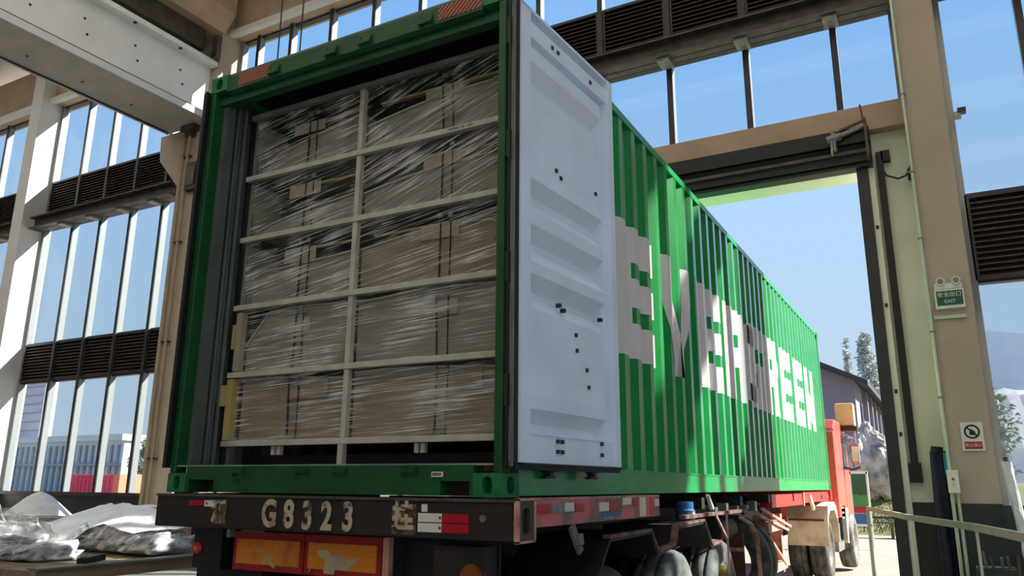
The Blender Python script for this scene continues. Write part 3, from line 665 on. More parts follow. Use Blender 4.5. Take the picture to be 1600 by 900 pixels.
for row in range(5):                       # 0 = top row
    for c in (0, 1):
        z0 = RZ[4-row]+.02; z1 = RZ[5-row]-.026; H = z1-z0
        x0, x1 = ((XL+.09, CX-.022), (CX+.022, XR-.015))[c]; Wd = x1-x0
        pos = ('top', 'second', 'middle', 'fourth', 'bottom')[row]; sd_ = ('left', 'right')[c]
        b = empty('wrapped_bundle', ((x0+x1)/2, .33, z0), 'film-wrapped panel bundle in the %s rack row, %s of the centre post' % (pos, sd_), 'bundle', 'wrapped bundles in the rack')
        N = 26
        pl = [(x0, z0)]+[(x0+Wd*i/N, z0+H*top_curve(row, c, i/N)) for i in range(N+1)]+[(x1, z0)]
        MB().prism(pl, 'y', .345, .95).build('panel_stack', 'panel_tan' if row == 4 or (row == 2 and c == 1) else 'panel_grey', b)
        lip = MB()
        for i in range(N):
            a_ = (x0+Wd*i/N, z0+H*top_curve(row, c, i/N)); b_ = (x0+Wd*(i+1)/N, z0+H*top_curve(row, c, (i+1)/N))
            lip.bar((a_[0], .338, a_[1]), (b_[0], .338, b_[1]), .012, .012)
        lip.build('top_panel_edge', 'panel_edge', b)
        if c == 0 and row < 3:
            MB().grid(lambda u, v: (x0-.02-.03*math.sin(v*2.2)+.02*u, .335+.25*u, z0+H*(.02+.95*v)), 4, 12).build('curled_end', 'panel_grey', b, solid=.006)
        if c == 1 and row < 3:
            MB().grid(lambda u, v: (x1-.16*(1-v)**1.6+.0*u, .334+.03*u, z0+H*(.45+.5*v*(1 if row == 0 else .7))), 2, 12).build('curled_end', 'panel_grey', b, solid=.006)
        if row < 4 and True: box('wood_batten', 'wood_pale', b, x0+(.25 if c == 0 else .05), x1-.05, .40, .43, z0+H*.82, z0+H*.86)
        sx_ = x0+Wd*(.50 if c == 0 else .55)
        if row < 4: box('cardboard_pad', 'cardboard', b, sx_-.16, sx_+.12, .330, .337, z0+H*.58, z0+H*(.80 if row else .76))
        else: box('cardboard_pad', 'panel_tan', b, sx_-.05, sx_+.30, .332, .339, z0+H*.62, z0+H*.92)
        for k, dx in enumerate((-.012, .062)):
            tlt = random.uniform(-.02, .02)
            MB().bar((sx_+dx, .327, z0), (sx_+dx+tlt, .327, z0+H*.96), .004, .018 if k == 0 else .012).build('strap', 'strap_black', b)
            MB().box(sx_+dx-.016, sx_+dx+.016, .319, .325, z0+H*.86, z0+H*.93).build('buckle', 'zinc', b)
        sdv = random.uniform(0, 99)
        def fs(u, v):
            x = x0-.05*(c == 0)+(Wd+.05)*u; z = z0-.012+(H+.02)*v
            bulge = .03*math.sin(math.pi*v)*(.5+.5*math.sin(math.pi*u))
            return (x, .316-bulge*.25+.012*noise.noise((x*5, z*26-x*4, sdv)), z)
        fl = MB().grid(fs, 36, 22).build('stretch_film', ('film_b' if (c == 1 and row < 2) else ('film_c' if row > 2 else 'film_a')), b, smooth=True)
t = empty('dunnage_post', (-2.3, .3, 1.84), 'pale wooden dunnage block left of the bottom bundle', 'wood block')
box('block', 'wood_pale', t, -2.30, -2.245, .27, .33, 1.835, 2.24); box('cleat', 'wood_pale', t, -2.335, -2.29, .25, .30, 2.06, 2.2)
t = empty('dunnage_post', (-2.28, .3, 2.3), 'pale wooden dunnage post left of the fourth-row bundle', 'wood block')
box('block', 'cardboard', t, -2.275, -2.225, .28, .33, 2.295, 2.70); box('cleat', 'wood_pale', t, -2.31, -2.28, .28, .33, 2.45, 2.62)

# ================================================================== THE TRAILER
tl = empty('semi_trailer', (-1.22, 3, 0), 'worn dark container trailer with plate G8323 under the green container', 'trailer')
box('rear_beam', 'chassis_black', tl, -2.50, .085, -.02, .14, 1.295, 1.482, bevel=.006)
box('beam_cap', 'steel_dark', tl, -2.50, .09, -.03, .14, 1.478, 1.492)
ep = MB(); oval_face(ep, lambda u, v, d: (.105-d, -.02+u, 1.295+v), .17, .195, .085, .095, .045, .062, .08); ep.build('beam_end_plate', 'steel_dark', tl)
fr_ = MB().box(.085, .112, -.025, -.013, 1.29, 1.495).box(.085, .112, .145, .157, 1.29, 1.495).box(.085, .112, -.025, .157, 1.288, 1.298).box(.085, .112, -.025, .157, 1.486, 1.496).build('end_plate_rim', 'rust_pink', tl)
box('twist_lock', 'steel_dark', tl, -.12, -.04, .02, .1, 1.49, 1.5); box('twist_lock', 'steel_dark', tl, -2.4, -2.32, .02, .1, 1.49, 1.5)
# number on the beam
BY = -.021
for ch, px, pz, sz in (('浙', -1.93, 1.385, .13), ('G', -1.515, 1.385, .205), ('8', -1.365, 1.385, .205), ('3', -1.225, 1.38, .205), ('2', -1.085, 1.38, .205), ('3', -.935, 1.38, .205), ('挂', -.57, 1.392, .15)):
    text(ch, sz, 'painted_character', 'paint_white', tl, at(px, BY-.005, pz), bold=.007, sx=.78 if ch in 'G823' else .9)
box('rust_patch', 'rust_patch', tl, -.64, -.49, BY-.001, BY+.01, 1.31, 1.46); box('rust_patch', 'rust_patch', tl, -1.97, -1.87, BY-.001, BY+.01, 1.32, 1.46)
for (a, b, z0, z1, mm) in ((-2.2, -2.06, 1.425, 1.455, 'reflect_red'), (-2.06, -1.96, 1.42, 1.456, 'reflect_white'), (-.475, -.33, 1.375, 1.418, 'reflect_white'), (-.475, -.33, 1.326, 1.370, 'reflect_white'), (-.328, -.17, 1.375, 1.418, 'reflect_red'), (-.328, -.17, 1.326, 1.370, 'reflect_red'), (-.455, -.42, 1.425, 1.462, 'reflect_white')):
    box('reflective_tape', mm, tl, a, b, BY-.003, BY+.01, z0, z1)
for x, z in ((-.34, 1.397), (-.34, 1.348), (-2.04, 1.438)): box('tape_mark', 'ink', tl, x-.006, x+.006, BY-.004, BY, z-.006, z+.006)
MB().tube((-.085, -.02, 1.4), (-.085, -.035, 1.4), .018, 10).build('bolt', 'zinc', tl)
# rear marker plates
for i, (a, b) in enumerate(((-1.905, -1.345), (-1.335, -.79))):
    p = box('marker_plate', 'plate_red', tl, a, b, .095, .105, 1.06, 1.278); box('plate_field', 'plate_orange', p, a+.03, b-.03, .09, .096, 1.095, 1.235)
    tp = [(.18, .62), (.32, .70), (.38, .5), (.52, .55), (.60, .42), (.74, .5), (.60, .1), (.44, .12), (.42, -.05), (.28, -.02), (.3, .4), (.22, .42)] if i else [(.52, .38), (.62, .44), (.60, .25), (.66, .0), (.60, .05), (.54, .2), (.46, .12)]
    MB().prism([(a+.0+u*.54, 1.08+v*.18) for u, v in tp], 'y', .0875, .0905).build('torn_patch', 'plate_torn', p)
    sc = MB()
    for k in range(12):
        u = random.uniform(.05, .95); v = random.uniform(.1, .7)*.2; sc.bar((a+u*.54, .0885, 1.07+v), (a+u*.54+random.uniform(-.03, .05), .0885, 1.07+v+random.uniform(-.03, .02)), .004, .004)
    sc.build('scratches', 'plate_torn', p)
box('lamp_box', 'black_plastic', tl, -2.215, -1.97, .06, .2, 1.055, 1.295)
rf = MB().lathe([(-.012, .0), (-.012, .03), (0, .036)], (-2.175, .055, 1.17), 'y', 20).build('round_reflector', 'bright_red', tl); MB().lathe([(-.014, 0), (-.014, .014)], (-2.175, .054, 1.17), 'y', 12).build('reflector_core', 'plate_orange', rf)
box('hinge_bracket', 'zinc', tl, -1.94, -1.91, .06, .1, 1.24, 1.29)
box('plate_bracket', 'rust_pink', tl, -.785, -.745, .1, .14, .9, 1.28)
box('mud_flap', 'black_plastic', tl, -.70, -.12, .2, .215, .35, 1.26); box('mud_flap', 'black_plastic', tl, -2.33, -1.75, .2, .215, .35, 1.26)
box('tail_lamp_mount', 'chassis_black', tl, -.42, -.13, .05, .2, .98, 1.26)
MB().lathe([(-.02, 0), (-.02, .055), (.03, .07)], (-.195, .05, 1.12), 'y', 24).build('tail_lamp', 'lamp_amber', tl)
box('under_beam', 'chassis_black', tl, -2.3, -.1, .25, .33, .55, .68)
# side beam with tape
sb_ = box('side_beam', 'chassis_red', tl, .03, .07, .157, 2.2, 1.352, 1.492); box('side_beam', 'chassis_black', tl, -2.5, -2.46, .157, 2.2, 1.352, 1.492)
box('beam_lip', 'rust_pink', tl, .0, .072, .157, 2.2, 1.485, 1.497)
for (a, b, z0, z1, mm) in ((.22, .40, 1.415, 1.465, 'reflect_red'), (.41, .57, 1.42, 1.468, 'zinc'), (.58, .70, 1.42, 1.468, 'reflect_white'), (.72, .84, 1.415, 1.46, 'reflect_red'), (1.07, 1.22, 1.41, 1.462, 'reflect_white'), (1.23, 1.38, 1.41, 1.462, 'reflect_red'), (1.10, 1.42, 1.375, 1.40, 'blue_paint'), (1.46, 1.62, 1.44, 1.485, 'reflect_white'), (1.64, 1.76, 1.435, 1.468, 'reflect_red'), (1.78, 1.9, 1.36, 1.485, 'board_cream'), (2.0, 2.04, 1.36, 1.48, 'bright_red'), (2.10, 2.19, 1.42, 1.47, 'reflect_white'), (1.12, 1.3, 1.36, 1.375, 'zinc')):
    box('reflective_tape', mm, tl, .069, .0735, a, b, z0, z1)
# main frame
for x in (-1.72, -.78):
    MB().box(x-.07, x+.07, .15, 11.4, 1.42, 1.45).box(x-.07, x+.07, .15, 11.4, .98, 1.01).box(x-.01, x+.01, .15, 11.4, 1.0, 1.43).build('main_rail', 'chassis_black', tl)
for y in (.9, 2.3, 3.8, 5.3, 6.8, 8.5, 10.2): box('cross_member', 'chassis_black', tl, -2.4, -.05, y-.05, y+.05, 1.36, 1.46)
# stepped mudguard frame over the wheels
def plate(pts, name, mt, x0, x1, th=.018):
    mb = MB()
    for a, b in zip(pts, pts[1:]):
        d = Vector((b[0]-a[0], b[1]-a[1])); nn = Vector((-d.y, d.x)).normalized()*th
        mb.prism([a, b, (b[0]-nn.x, b[1]-nn.y), (a[0]-nn.x, a[1]-nn.y)], 'x', x0, x1)
    return mb.build(name, mt, tl)
plate([(.95, .82), (1.36, 1.235), (2.14, 1.245), (2.27, 1.09), (2.71, 1.12), (2.77, 1.25), (3.55, 1.262), (3.75, 1.05), (4.1, 1.06)], 'mudguard_frame', 'chassis_black', -.6, .02)
plate([(1.34, 1.26), (2.14, 1.265), (2.29, 1.11), (2.70, 1.14), (2.76, 1.275), (3.56, 1.285), (3.77, 1.07), (4.1, 1.08)], 'mudguard_edge', 'rust_dull', -.02, .03, .022)
plate([(5.0, 1.26), (5.45, 1.18), (5.75, 1.02), (5.78, .55)], 'mudguard_edge', 'rust_pink', -.02, .02, .02)
box('mudguard_stay', 'rust_dull', tl, -.03, .02, 3.0, 5.1, 1.30, 1.33)
MB().bar((.02, 3.95, 1.30), (.02, 4.35, 1.06), .018, .018).bar((.02, 4.35, 1.3), (.02, 4.33, .75), .018, .018).build('stay_rod', 'rust_pink', tl)
MB().bar((.02, 3.7, 1.48), (.025, 3.82, 1.36), .03, .03).build('strap_hook', 'reflect_white', tl)
MB().bar((.075, .66, 1.34), (.085, .75, 1.2), .02, .05).bar((.085, .72, 1.3), (.09, .72, 1.24), .04, .06).build('ratchet_strap', 'rubber_grey', tl)
# wheels
def wheel(parent, x, y, r, w, tm, rm, name='wheel'):
    h = w/2
    pr = [(-h*.78, r*.58), (-h, r*.66), (-h, r*.86), (-h*.86, r*.965), (-h*.6, r*.995), (-h*.46, r), (-h*.44, r*.985), (-h*.40, r*.985), (-h*.38, r), (h*.38, r), (h*.40, r*.985), (h*.44, r*.985), (h*.46, r), (h*.6, r*.995), (h*.86, r*.965), (h, r*.86), (h, r*.66), (h*.78, r*.58)]
    t = MB().lathe(pr, (x, y, r), 'x', 44).build(name, tm, parent, smooth=True)
    s = 1 if x > -1.2 else -1
    MB().lathe([(s*h*.8, r*.59), (s*h*.86, r*.56), (s*h*.3, r*.5), (s*h*.1, r*.3), (s*h*.55, r*.26), (s*h*.62, 0)], (x, y, r), 'x', 32).build('rim', rm, t, smooth=True)
    nb = MB()
    for k in range(10):
        a = k*math.pi/5; nb.tube((x+s*h*.1, y+math.cos(a)*r*.38, r+math.sin(a)*r*.38), (x+s*h*.32, y+math.cos(a)*r*.38, r+math.sin(a)*r*.38), .016, 6)
    nb.build('wheel_nuts', 'zinc', t)
    return t
for i, y in enumerate((1.52, 3.0, 4.45)):
    for x in (-.19, -.53, -2.25, -1.91): wheel(tl, x, y, .53, .28, ('tyre', 'tyre_dusty', 'tyre_dusty')[i] if x > -.3 else 'rubber', ('rim_grey', 'rim_grey', 'rim_yellow')[i])  # inner tyres near-black: darkness under the trailer put into their colour
    MB().tube((-2.4, y, .53), (-.04, y, .53), .07, 12).build('axle', 'chassis_black', tl)
# tanks, spare wheel carrier, landing gear
at_ = MB().lathe([(0, .07), (.09, .085), (.1, .075), (.16, .075), (.16, 0)], (-.08, 3.32, 1.27), 'z', 20).build('air_canister', 'blue_paint', tl); MB().box(-.05, -.0, 3.29, 3.35, 1.29, 1.36).build('tag', 'reflect_white', at_)
MB().tube((-.35, 5.0, 1.1), (-.35, 5.7, 1.1), .15, 18).build('air_tank', 'chassis_black', tl, smooth=False)
for i, y in enumerate((5.85, 6.15)):
    MB().lathe([(-.12, .3), (-.14, .42), (-.1, .5), (.1, .5), (.14, .42), (.12, .3), (-.12, .3)], (-.45, y+.3, .72), 'y', 30).build('spare_tyre', 'tyre', tl, smooth=True)
box('spare_carrier', 'brick_red', tl, -.55, -.16, 5.74, 5.79, .3, 1.05); box('carrier_band', 'rust_pink', tl, -.55, -.15, 5.72, 5.74, .86, .90)
for y in (6.95, 8.0): box('landing_leg', 'rust_pink', tl, -.3, -.16, y, y+.12, .45, 1.2)
MB().box(-.35, -.12, 7.0, 8.1, 1.0, 1.12).box(-.35, -.12, 7.0, 8.1, .5, .6).build('tool_frame', 'rust_pink', tl)
MB().bar((-.12, 6.6, 1.30), (-.1, 8.4, 1.02), .03, .03).bar((-.12, 6.5, 1.22), (-.1, 8.2, .98), .03, .03).bar((-.12, 7.0, .95), (-.12, 8.0, .55), .025, .03).bar((-.12, 6.3, .9), (-.1, 7.2, .62), .025, .03).build('brace_rod', 'rust_pink', tl)
for k in range(7):
    y = 5.0+k*.32; MB().path([(-.3, y, 1.46), (-.2, y+.05, 1.25+.05*(k % 3)), (-.25, y+.3, 1.32)], .018, 6).build('hose', 'black_plastic', tl)
for k in range(5): box('valve', 'rubber_grey' if k % 2 else 'zinc', tl, -.2, -.1, 4.4+k*.45, 4.5+k*.45, 1.28+.03*(k % 2), 1.36+.03*(k % 3))
box('gooseneck_beam', 'bright_red', tl, -.2, -.05, 6.95, 9.3, 1.3, 1.46); box('gooseneck_beam', 'bright_red', tl, -.2, -.04, 9.34, 12.25, 1.32, 1.48); box('beam_joint', 'rust_pink', tl, -.2, -.03, 9.28, 9.34, 1.28, 1.48)
MB().bar((-.04, 9.9, 1.42), (-.03, 10.15, 1.22), .04, .07).build('hook', 'board_cream', tl)
box('front_bolster', 'bright_red', tl, -2.44, .0, 12.1, 12.25, 1.33, 1.49); box('bolster_slot', 'brick_red', tl, -.04, -.025, 11.2, 12.0, 1.36, 1.42)

# ================================================================== THE TRACTOR
tk = empty('truck_tractor', (-1.22, 12.5, 0), 'red truck tractor with beige mudguards pulling the container trailer', 'truck')
for x in (-.16, -.5, -2.28, -1.94): wheel(tk, x, 11.65, .52, .3, 'tyre', 'rim_grey')
for x in (-.02, -2.42): wheel(tk, x, 14.3, .52, .3, 'tyre_dusty', 'rim_grey', 'steer_wheel')
for x0, x1 in ((-.6, .06), (-2.5, -1.84)):
    pf = [(10.98, .60), (10.98, 1.05), (11.12, 1.24), (11.34, 1.30), (11.96, 1.30), (12.2, 1.22), (12.34, 1.0), (12.34, .6)]
    mb = MB()
    for a, b in zip(pf, pf[1:]):
        d = Vector((b[0]-a[0], b[1]-a[1])); nn = Vector((-d.y, d.x)).normalized()*.015; mb.prism([a, b, (b[0]-nn.x, b[1]-nn.y), (a[0]-nn.x, a[1]-nn.y)], 'x', x0, x1)
    g_ = mb.build('mudguard', 'mudguard', tk); MB().box(x0+.03, x1-.06, 10.955, 10.98, 1.0, 1.03).build('mudguard_rib', 'brick_red', g_)
    MB().prism([(11.0, .95), (11.13, 1.22), (11.34, 1.285), (11.96, 1.285), (12.18, 1.2), (12.3, .95), (12.15, 1.08), (11.95, 1.16), (11.35, 1.16), (11.15, 1.08)], 'x', x1-.012, x1).build('mudguard_skirt', 'mudguard', g_)
for x in (-1.65, -.85): box('frame_rail', 'chassis_black', tk, x-.04, x+.04, 10.5, 16.2, .7, .95)
cab = MB().prism([(13.0, .95), (13.0, 2.65), (13.2, 2.85), (14.7, 2.85), (14.95, 2.2), (15.0, .6), (14.9, .55), (14.85, .95)], 'x', -2.47, .05).build('cab', 'cab_red', tk, bevel=.03)
box('side_window', 'glass_dark', cab, .045, .056, 14.1, 14.75, 1.9, 2.6); box('door_seam', 'rubber', cab, .048, .054, 14.02, 14.04, 1.0, 2.6)
box('air_intake', 'black_plastic', tk, -.3, -.02, 12.75, 12.98, 1.3, 2.6); box('cab_corner_panel', 'cab_red', tk, -.25, .06, 12.72, 13.0, 1.0, 2.6, bevel=.03)
for z in (.98, 1.07, 1.16): box('step', 'reflect_white', tk, -.02, .07, 13.0, 13.25, z, z+.025)
box('step_housing', 'black_plastic', tk, -.2, .05, 13.0, 13.6, .6, 1.2); box('fuel_tank', 'zinc', tk, -.5, .0, 12.6, 13.5, .4, .9)
box('arch_panel', 'mudguard', tk, -.1, .06, 13.6, 14.0, .5, 1.15)
mr = empty('mirror_assembly', (.2, 14.3, 2.0), 'tan box and chrome mirror bracket standing off the truck cab', 'mirror')
box('tan_box', 'tan_box', mr, -.04, .32, 14.2, 14.5, 2.78, 3.25, bevel=.03); box('tray', 'black_plastic', mr, -.02, .36, 14.15, 14.55, 2.68, 2.77)
MB().path([(.02, 14.2, 2.66), (.28, 14.2, 2.52), (.33, 14.2, 2.3), (.35, 14.2, 1.95)], .02, 8).path([(.02, 14.2, 2.5), (.2, 14.2, 2.42), (.24, 14.2, 1.95)], .018, 8).build('bracket', 'chrome', mr)
box('mirror_head', 'rust_pink', mr, .2, .36, 14.16, 14.24, 2.02, 2.4, bevel=.02); box('mirror_glass', 'chrome', mr, .22, .34, 14.15, 14.162, 2.06, 2.36); MB().path([(.05, 14.2, 1.95), (.2, 14.2, 1.9), (.36, 14.2, 1.95)], .025, 8).build('lower_arm', 'brick_red', mr)
MB().tube((.30, 14.3, 2.9), (.30, 14.3, 2.45), .015, 6).build('rod', 'chrome', mr)

# ================================================================== FOREGROUND PILE ON THE LEFT
t = empty('timber_platform', (-8.2, 3.2, 0), 'old timber platform carrying the plastic-covered goods on the left', 'platform')
box('edge_board', 'timber_old', t, -6.62, -6.5, 1.7, 4.6, .52, .66); box('edge_cap', 'rubber_grey', t, -6.66, -6.46, 1.7, 4.6, .655, .675)
for k in range(9): box('plank', 'timber_old', t, -11.9, -6.62, 1.72+k*.32, 2.0+k*.32, .57, .64)
for x in (-11.6, -9.2, -6.8):
    for y in (1.9, 4.3): box('leg', 'timber_old', t, x-.06, x+.06, y-.06, y+.06, 0, .57)
hem = [(-10.1, .70), (-9.7, .66), (-9.2, .64), (-8.85, .66), (-8.45, .78), (-8.1, .95), (-7.8, 1.02), (-7.5, .98), (-7.2, .93), (-6.95, .96), (-6.75, .98)]
crest = [(-10.1, 1.12), (-9.7, 1.2), (-9.2, 1.24), (-8.85, 1.22), (-8.45, 1.2), (-8.1, 1.21), (-7.8, 1.25), (-7.5, 1.3), (-7.2, 1.12), (-6.95, 1.03), (-6.75, 1.0)]
def lerp(tab, u):
    f = u*(len(tab)-1); i = min(int(f), len(tab)-2); a = f-i; return tab[i][0]*(1-a)+tab[i+1][0]*a, tab[i][1]*(1-a)+tab[i+1][1]*a
def sheet(u, v):
    xa, za = lerp(hem, u); xb, zb_ = lerp(crest, u); w = v**.7
    n_ = noise.noise((xa*2.5, v*2.2, 3))*.05+noise.noise((xa*7, v*6, 8))*.022
    return (xa+.12*math.sin(v*3+u*9)*.3, 3.3+1.25*v+n_*1.5, za+(zb_-za)*w+n_*(.3+.7*min(1, v*3)))
t = empty('plastic_sheet', (-8.4, 3.6, .7), 'large white plastic sheet draped over the goods on the platform', 'sheet')
MB().grid(sheet, 60, 24).build('sheet', 'sheet_plastic', t, smooth=True)
MB().grid(lambda u, v: (-10.25+1.9*u, 3.2-.25*v+.12*noise.noise((u*6, v*5, 1)), .45+.9*v*(1-.35*u)+.08*noise.noise((u*8, v*9, 4))), 34, 20).build('clear_fold', 'sheet_clear', t, smooth=True)
def lump(x0, x1, y0, y1, z0, z1, amp, seed):
    bm = bmesh.new(); bmesh.ops.create_cube(bm, size=1); bmesh.ops.subdivide_edges(bm, edges=bm.edges[:], cuts=7, use_grid_fill=True)
    for v in bm.verts:
        p = v.co.copy(); q = p*2; k = (abs(q.x)**6+abs(q.y)**6+abs(q.z)**6)**(1/6)
        p = p/max(k, 1e-6)*max(abs(q.x), abs(q.y), abs(q.z)); d = noise.noise(Vector(p)*4+Vector((seed, 0, 0)))*amp
        v.co = Vector((x0+(p.x+.5)*(x1-x0)+d, y0+(p.y+.5)*(y1-y0)+d, z0+(p.z+.5)*(z1-z0)+(d if p.z > -.3 else 0)))
    mb = MB(); bm.verts.index_update(); mb.add([v.co[:] for v in bm.verts], [[w.index for w in f.verts] for f in bm.faces]); bm.free(); return mb
goods = [(-8.6, -7.95, 3.4, 4.0, .67, .95, 'package_dark', 'dark crumpled package under the lifted sheet edge'), (-7.95, -7.45, 3.35, 3.9, .67, .98, 'straw', 'straw-coloured package under the crest of the white sheet'),
         (-7.42, -6.75, 3.3, 3.9, .67, .9, 'package_grey', 'grey film-covered package at the right end of the platform'), (-11.2, -10.45, 3.1, 3.8, .64, .86, 'package_dark', 'dark square package at the left end of the platform'),
         (-10.4, -9.8, 3.05, 3.7, .64, .95, 'package_grey', 'grey wrapped package left of the white sheet'), (-10.9, -9.9, 2.2, 2.8, .64, .72, 'straw', 'flat straw-coloured bag in front of the dark packages'),
         (-11.8, -11.0, 2.6, 3.2, .64, .8, 'package_grey', 'grey crumpled package at the picture edge'),
         (-8.75, -8.1, 2.15, 2.75, .64, .86, 'package_dark', 'dark film-covered package lowest at the left picture edge'), (-8.05, -7.45, 2.2, 2.8, .64, .8, 'package_grey', 'grey film bundle in front of the white sheet'), (-9.6, -8.9, 2.3, 2.9, .64, .84, 'package_dark', 'dark package second from the left picture edge')]
for (x0, x1, y0, y1, z0, z1, mm, lab) in goods:
    t = empty('package', ((x0+x1)/2, (y0+y1)/2, z0), lab, 'package', 'packages on the timber platform')
    lump(x0, x1, y0, y1, z0, z1, .07, x0).build('contents', mm, t, smooth=True)
    lump(x0-.03, x1+.03, y0-.03, y1+.03, z0, z1+.02, .09, x0+.05).build('wrapping', 'sheet_clear', t, smooth=True)
t = empty('board_stack', (-10.9, 4.0, .65), 'stack of pale cream boards at the left end of the platform', 'boards')
for k in range(5): box('board', 'board_cream' if k % 2 else 'panel_grey', t, -12.2+.03*k, -10.0-.02*k, 3.75, 4.5, .66+k*.075, .72+k*.075)
t = empty('rubber_strip', (-8.6, 3.2, .66), 'short black rubber strip end on the platform edge', 'strip')
MB().bar((-6.6, 2.25, .70), (-6.75, 2.6, .72), .1, .07).build('strip', 'black_plastic', t); box('clip', 'zinc', t, -6.7, -6.62, 2.3, 2.34, .73, .75)
t = empty('yellow_sheet', (-7.9, 4.6, 1.2), 'thin cream board showing above the white sheet crest', 'board')
MB().grid(lambda u, v: (-8.7+1.3*u, 4.45+.35*v, 1.17+.08*u+.05*v), 8, 3).build('board', 'board_cream', t, solid=.012); box('stiffener', 'board_cream', t, -8.6, -7.6, 4.5, 4.52, 1.1, 1.17)
t = empty('bagged_heap', (-10.3, 5.6, .9), 'grey translucent bagged heap below the left windows', 'bag')
MB().lathe([(.0, .75), (.12, .62), (.3, .42), (.48, .22), (.56, .08), (.58, 0)], (-13.45, 5.8, .78), 'z', 26).build('bag', 'sheet_plastic', t, smooth=True); MB().box(-14.1, -12.8, 5.3, 6.3, .72, .8).build('tray', 'steel_dark', t)
t = empty('work_table', (-12.4, 5.8, 0), 'low table under the bagged heap by the windows', 'table')
box('top', 'board_cream', t, -15.6, -11.6, 5.2, 6.4, .66, .72)
for x in (-15.4, -11.8):
    for y in (5.35, 6.25): box('leg', 'steel_dark', t, x-.04, x+.04, y-.04, y+.04, 0, .66)
for k in range(2):
    t = empty('paper_stack', (-13.6+.0*k, 5.5, .72), ('white paper stack with a black cover on the low table', 'small dark tool tray beside the paper stack')[k], ('papers', 'tray')[k])
    if k == 0:
        for j in range(3): box('sheet', 'reflect_white', t, -14.7, -14.2, 5.3, 5.7, .72+.035*j, .75+.035*j)
        box('cover', 'black_plastic', t, -14.68, -14.18, 5.32, 5.72, .83, .85)
    else: box('tray', 'black_plastic', t, -15.2, -14.85, 5.3, 5.5, .72, .78); box('grip', 'zinc', t, -15.15, -14.9, 5.38, 5.42, .78, .81)

# ================================================================== OUTDOORS
# lawn bank and rock
tag(MB().grid(lambda u, v: (-22+30*u, 27+9*v, -.05+1.75*min(1, v*1.5)**.8+.12*noise.noise((u*20, v*8, 2))), 60, 20).build('lawn_bank', 'grass', smooth=True), 'grassy bank behind the yard', kind='structure')
bl_ = MB()
for k in range(1400):
    x = random.uniform(-3, 1.5); y = random.uniform(27.2, 31); z = 1.75*min(1, (y-27)/9*1.5)**.8-.1; h = random.uniform(.1, .3); a = random.uniform(-.1, .1)
    bl_.add([(x-.02, y, z), (x+.02, y, z), (x+a, y+a, z+h)], [(0, 1, 2)])
tag(bl_.build('grass_blades', 'grass_blade'), 'yellow-green grass on the bank', 'grass', kind='stuff')
bm = bmesh.new(); bmesh.ops.create_icosphere(bm, subdivisions=5, radius=1)
for v in bm.verts:
    p = v.co.normalized(); d = 1+.28*noise.noise(p*1.7+Vector((4, 1, 2)))+.17*noise.noise(p*4)+.09*noise.noise(p*9)+.04*noise.noise(p*20)
    k = 1 if p.z < 0 else 1-.42*p.z
    v.co = Vector((p.x*d*1.05*k-.15*p.z, p.y*d*.9*k, p.z*d*1.45))
mb = MB(); bm.verts.index_update(); mb.add([(v.co.x-.78, v.co.y+30.5, v.co.z+2.45) for v in bm.verts], [[w.index for w in f.verts] for f in bm.faces]); bm.free()
tag(mb.build('boulder', 'rock', smooth=False), 'large pitted grey scholar rock on the grass bank', 'rock')
t = empty('shrub', (.95, 31.5, 1.4), 'brownish shrub right of the large rock', 'shrub')
sh = MB()
for k in range(900):
    a = random.uniform(0, 6.283); r = random.uniform(0, .75)**.7; x = .95+r*math.cos(a); y = 31.5+r*math.sin(a); z = 1.6+random.uniform(0, 1.15); s = random.uniform(.05, .1)
    sh.add([(x-s, y, z), (x+s, y, z+s*.4), (x, y+s, z+s)], [(0, 1, 2)])
sh.build('foliage', 'bush', t); MB().tube((.95, 31.5, 1.2), (.95, 31.5, 2.2), .06, 6).build('stem', 'tree_trunk', t)
# grey warehouse
wh = empty('warehouse', (-8, 52, 0), 'grey-lilac gabled warehouse with tall strip windows beyond the yard', 'building')
EX, EZ = -1.9, 6.85
MB().prism([(EX, 0), (EX, EZ), (EX-9, EZ+4.4), (EX-18, EZ), (EX-18, 0)], 'y', 40, 86).build('walls', 'warehouse_wall', wh)
MB().prism([(EX+.7, EZ-.35), (EX+.7, EZ-.1), (EX-9, EZ+4.75), (EX-18.7, EZ-.1), (EX-18.7, EZ-.35), (EX-9, EZ+4.45)], 'y', 39.3, 87).build('roof', 'warehouse_dark', wh)
for k in range(14):
    y = 42.2+k*3.0; w_ = box('window', 'warehouse_dark', wh, EX-.05, EX+.06, y, y+1.1, 2.6, 5.9); box('pane', 'warehouse_pane', w_, EX+.05, EX+.07, y+.1, y+1.0, 2.7, 5.8)
    if k < 13: box('pilaster', 'warehouse_wall', wh, EX-.05, EX+.25, y+1.8, y+2.2, 0, EZ-.2)
